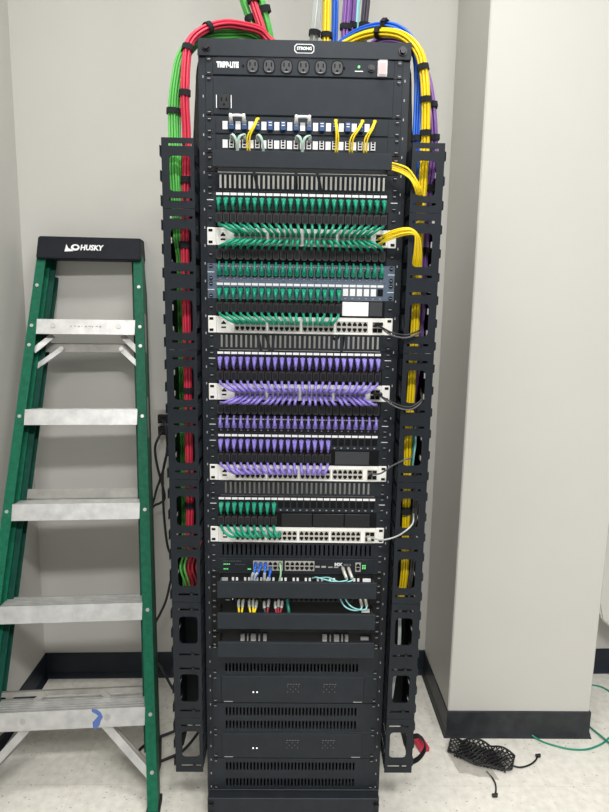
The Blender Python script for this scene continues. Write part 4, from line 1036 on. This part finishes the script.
pts = [(-.046 + .0075*math.cos(a), 1.827 + .0055*math.sin(a)) for a in [2*math.pi*k/12 for k in range(12)]]; mb.prism(pts, -.0172, -.0168, 1)
mb.prism([(-.083, 1.810), (-.052, 1.812), (-.060, 1.819), (-.070, 1.822), (-.078, 1.838), (-.080, 1.823)], -.0168, -.016, 0)
mb.build('emblem', [M['text'], M['cap']], cap, local=True)

# ------------------------------------------------------------------ floor litter
# folded black mesh sheet in a torn clear bag
bg = empty('mesh_sheet', (.64, .24, 0), 'folded black plastic mesh sheet with clear film lying in front of the pillar', 'mesh sheet')
def net_pt(s, t):      # s along 0..1, t across 0..1
    ax = Vector((.548, .272)); bx = Vector((.742, .188)); c = ax.lerp(bx, s) + Vector((.022, .040))*(t - .5)*2*(.50 + .55*math.sin(s*3.0))
    z = .010 + .016*abs(math.sin(s*7.0 + t*2)) * (.5 + .5*t) + .010*t
    return Vector((c.x, c.y, z))
mb = MB(); NS, NT = 13, 5
for fam in (1, -1):
    for k in range(-NT, NS + NT):
        path = []
        for j in range(NT*2 + 1):
            t = j/(NT*2); s = (k + fam*t*NT*.8)/NS
            if 0 <= s <= 1: path.append(net_pt(s, t) + Vector((0, 0, .001*fam)))
        if len(path) > 1: mb.tube(path, .0026, 5)
for t in (0, 1): mb.tube([net_pt(s/30, t) for s in range(31)], .003, 5)
for s in (0, 1): mb.tube([net_pt(s, t/8) for t in range(9)], .003, 5)
mb.build('mesh', M['mesh'], bg)
mb = MB()
for i in range(12):
    for j in range(3):
        q = [net_pt(i/12, j/3), net_pt((i+1)/12, j/3), net_pt((i+1)/12, (j+1)/3), net_pt(i/12, (j+1)/3)]
        mb.poly([p - Vector((0, 0, .005)) for p in q])
mb.build('lower_fold', M['mesh'], bg) if False else None
mb = MB()
def fold_pt(s, t):
    ax = Vector((.575, .270)); bx = Vector((.728, .200)); c = ax.lerp(bx, s) + Vector((.022, .040))*(t - .5)*2; return Vector((c.x, c.y, .006 + .004*math.sin(s*9)))
for k in range(-6, 16):
    for fam in (1, -1):
        path = []
        for j in range(9):
            t = j/8; s = (k + fam*t*5)/15
            if 0 <= s <= 1: path.append(fold_pt(s, t) + Vector((0, 0, .0008*fam)))
        if len(path) > 1: mb.tube(path, .0026, 5)
mb.build('lower_fold', M['mesh'], bg)
mb = MB(); B = [[Vector((.535 + .125*i/6 + .006*j, .245 - .082*j/3 - .03*i/6, .004 + .004*math.sin(i*2.1 + j*1.7))) for i in range(7)] for j in range(4)]
for j in range(3):
    for i in range(6): mb.poly([B[j][i], B[j][i+1], B[j+1][i+1], B[j+1][i]], smooth=True)
f = mb.build('clear_film', M['bag'], bg); f['label'] = 'crumpled clear film'
for pts, lab in (([(.735, .196, .004), (.765, .186, .004), (.800, .196, .004), (.828, .215, .004), (.846, .236, .006)], 'black zip tie curving out from under the mesh sheet'),
                 ([(.646, .170, .003), (.655, .146, .003), (.659, .118, .003), (.652, .090, .003), (.640, .066, .005)], 'loose black zip tie on the floor in front of the mesh sheet')):
    mb = MB(); mb.tube(cr(pts, 6), .0028, 6); o = mb.build('zip_tie', M['blk']); tag(o, lab, 'zip tie', 'black zip ties on the floor')
    e = Vector(pts[-1]); mb = MB(); mb.cbox((e.x, e.y, .0065), (.017, .009, .010)); mb.cbox((e.x+.008, e.y+.006, .006), (.008, .006, .006)); mb.build('head', M['blk'], o, bevel=.0015)
o = cord('floor_cable', [(.858, .335, .012), (.880, .316, .004), (.913, .294, .0035), (.97, .272, .0035), (1.030, .270, .0035), (1.085, .290, .0035), (1.122, .312, .0035), (1.18, .36, .0035), (1.26, .44, .0035)], .0032, M['cable_green'], 'thin green cable curving along the floor from the pillar baseboard', n=8)
o = cord('floor_cable', [(1.10, .43, .0035), (1.098, .39, .0035), (1.112, .336, .008), (1.125, .295, .0095), (1.150, .25, .0035), (1.20, .20, .0035)], .0032, M['cable_green'], 'thin green cable crossing the floor just right of the pillar corner', n=8)
o = cord('floor_cable', [(1.20, .635, .0035), (1.236, .630, .0035), (1.263, .617, .0035), (1.280, .590, .0035), (1.31, .52, .0035)], .0032, M['cable_green'], 'thin green cable near the far baseboard right of the pillar', n=8)
# off-white board leaning in the gap right of the pillar
mb = MB()
mb.hexa([(1.222, .60, .31), (1.60, .60, .02), (1.60, .63, .02), (1.222, .63, .31), (1.150, .640, .66), (1.70, .640, .66), (1.70, .67, .66), (1.150, .67, .66)])
o = mb.build('leaning_board', M['board'], bevel=.006, segs=2); tag(o, 'off-white board leaning by the wall in the gap right of the pillar', 'board')

# ------------------------------------------------------------------ light
def area(name, loc, sx, sy, power, rot=(0, 0, 0), col=(1, 1, 1)):
    l = bpy.data.lights.new(name, 'AREA'); l.shape = 'RECTANGLE'; l.size = sx; l.size_y = sy; l.energy = power; l.color = col
    o = bpy.data.objects.new(name, l); COL.objects.link(o); o.location = loc; o.rotation_euler = rot; return o
area('ceiling_light', (.05, -.50, CZ-.05), 1.2, .25, 29, col=(1, .985, .965))
area('ceiling_light', (1.75, -2.3, CZ-.05), 1.2, .3, 48, col=(1, .985, .965))
area('ceiling_light', (.25, -2.4, CZ-.05), 1.2, .3, 104, col=(1, .985, .965))
w = bpy.data.worlds.new('World'); scene.world = w; w.use_nodes = True
bgn = w.node_tree.nodes['Background']; bgn.inputs['Color'].default_value = (.93, .96, 1, 1); bgn.inputs['Strength'].default_value = .30

# ------------------------------------------------------------------ camera
cam = bpy.data.cameras.new('camera'); co = bpy.data.objects.new('camera', cam); COL.objects.link(co); scene.camera = co
yaw, pitch, roll, f = .01634309, -.17460363, .01675861, 600.
F = Vector((math.sin(yaw)*math.cos(pitch), math.cos(yaw)*math.cos(pitch), math.sin(pitch)))
r0 = F.cross(Vector((0, 0, 1))).normalized(); u0 = r0.cross(F)
c, s = math.cos(roll), math.sin(roll); rr = c*r0 + s*u0; uu = -s*r0 + c*u0
mt = Matrix((rr, uu, -F)).transposed().to_4x4(); mt.translation = (-.01193585, -1.58691852, 1.5450052); co.matrix_world = mt
cam.sensor_fit = 'VERTICAL'; cam.sensor_height = 36.; cam.lens = f*36./812.; cam.clip_start = .02
scene.view_settings.view_transform = 'Standard'; scene.view_settings.look = 'None'; scene.view_settings.exposure = 0.; scene.view_settings.gamma = 1.
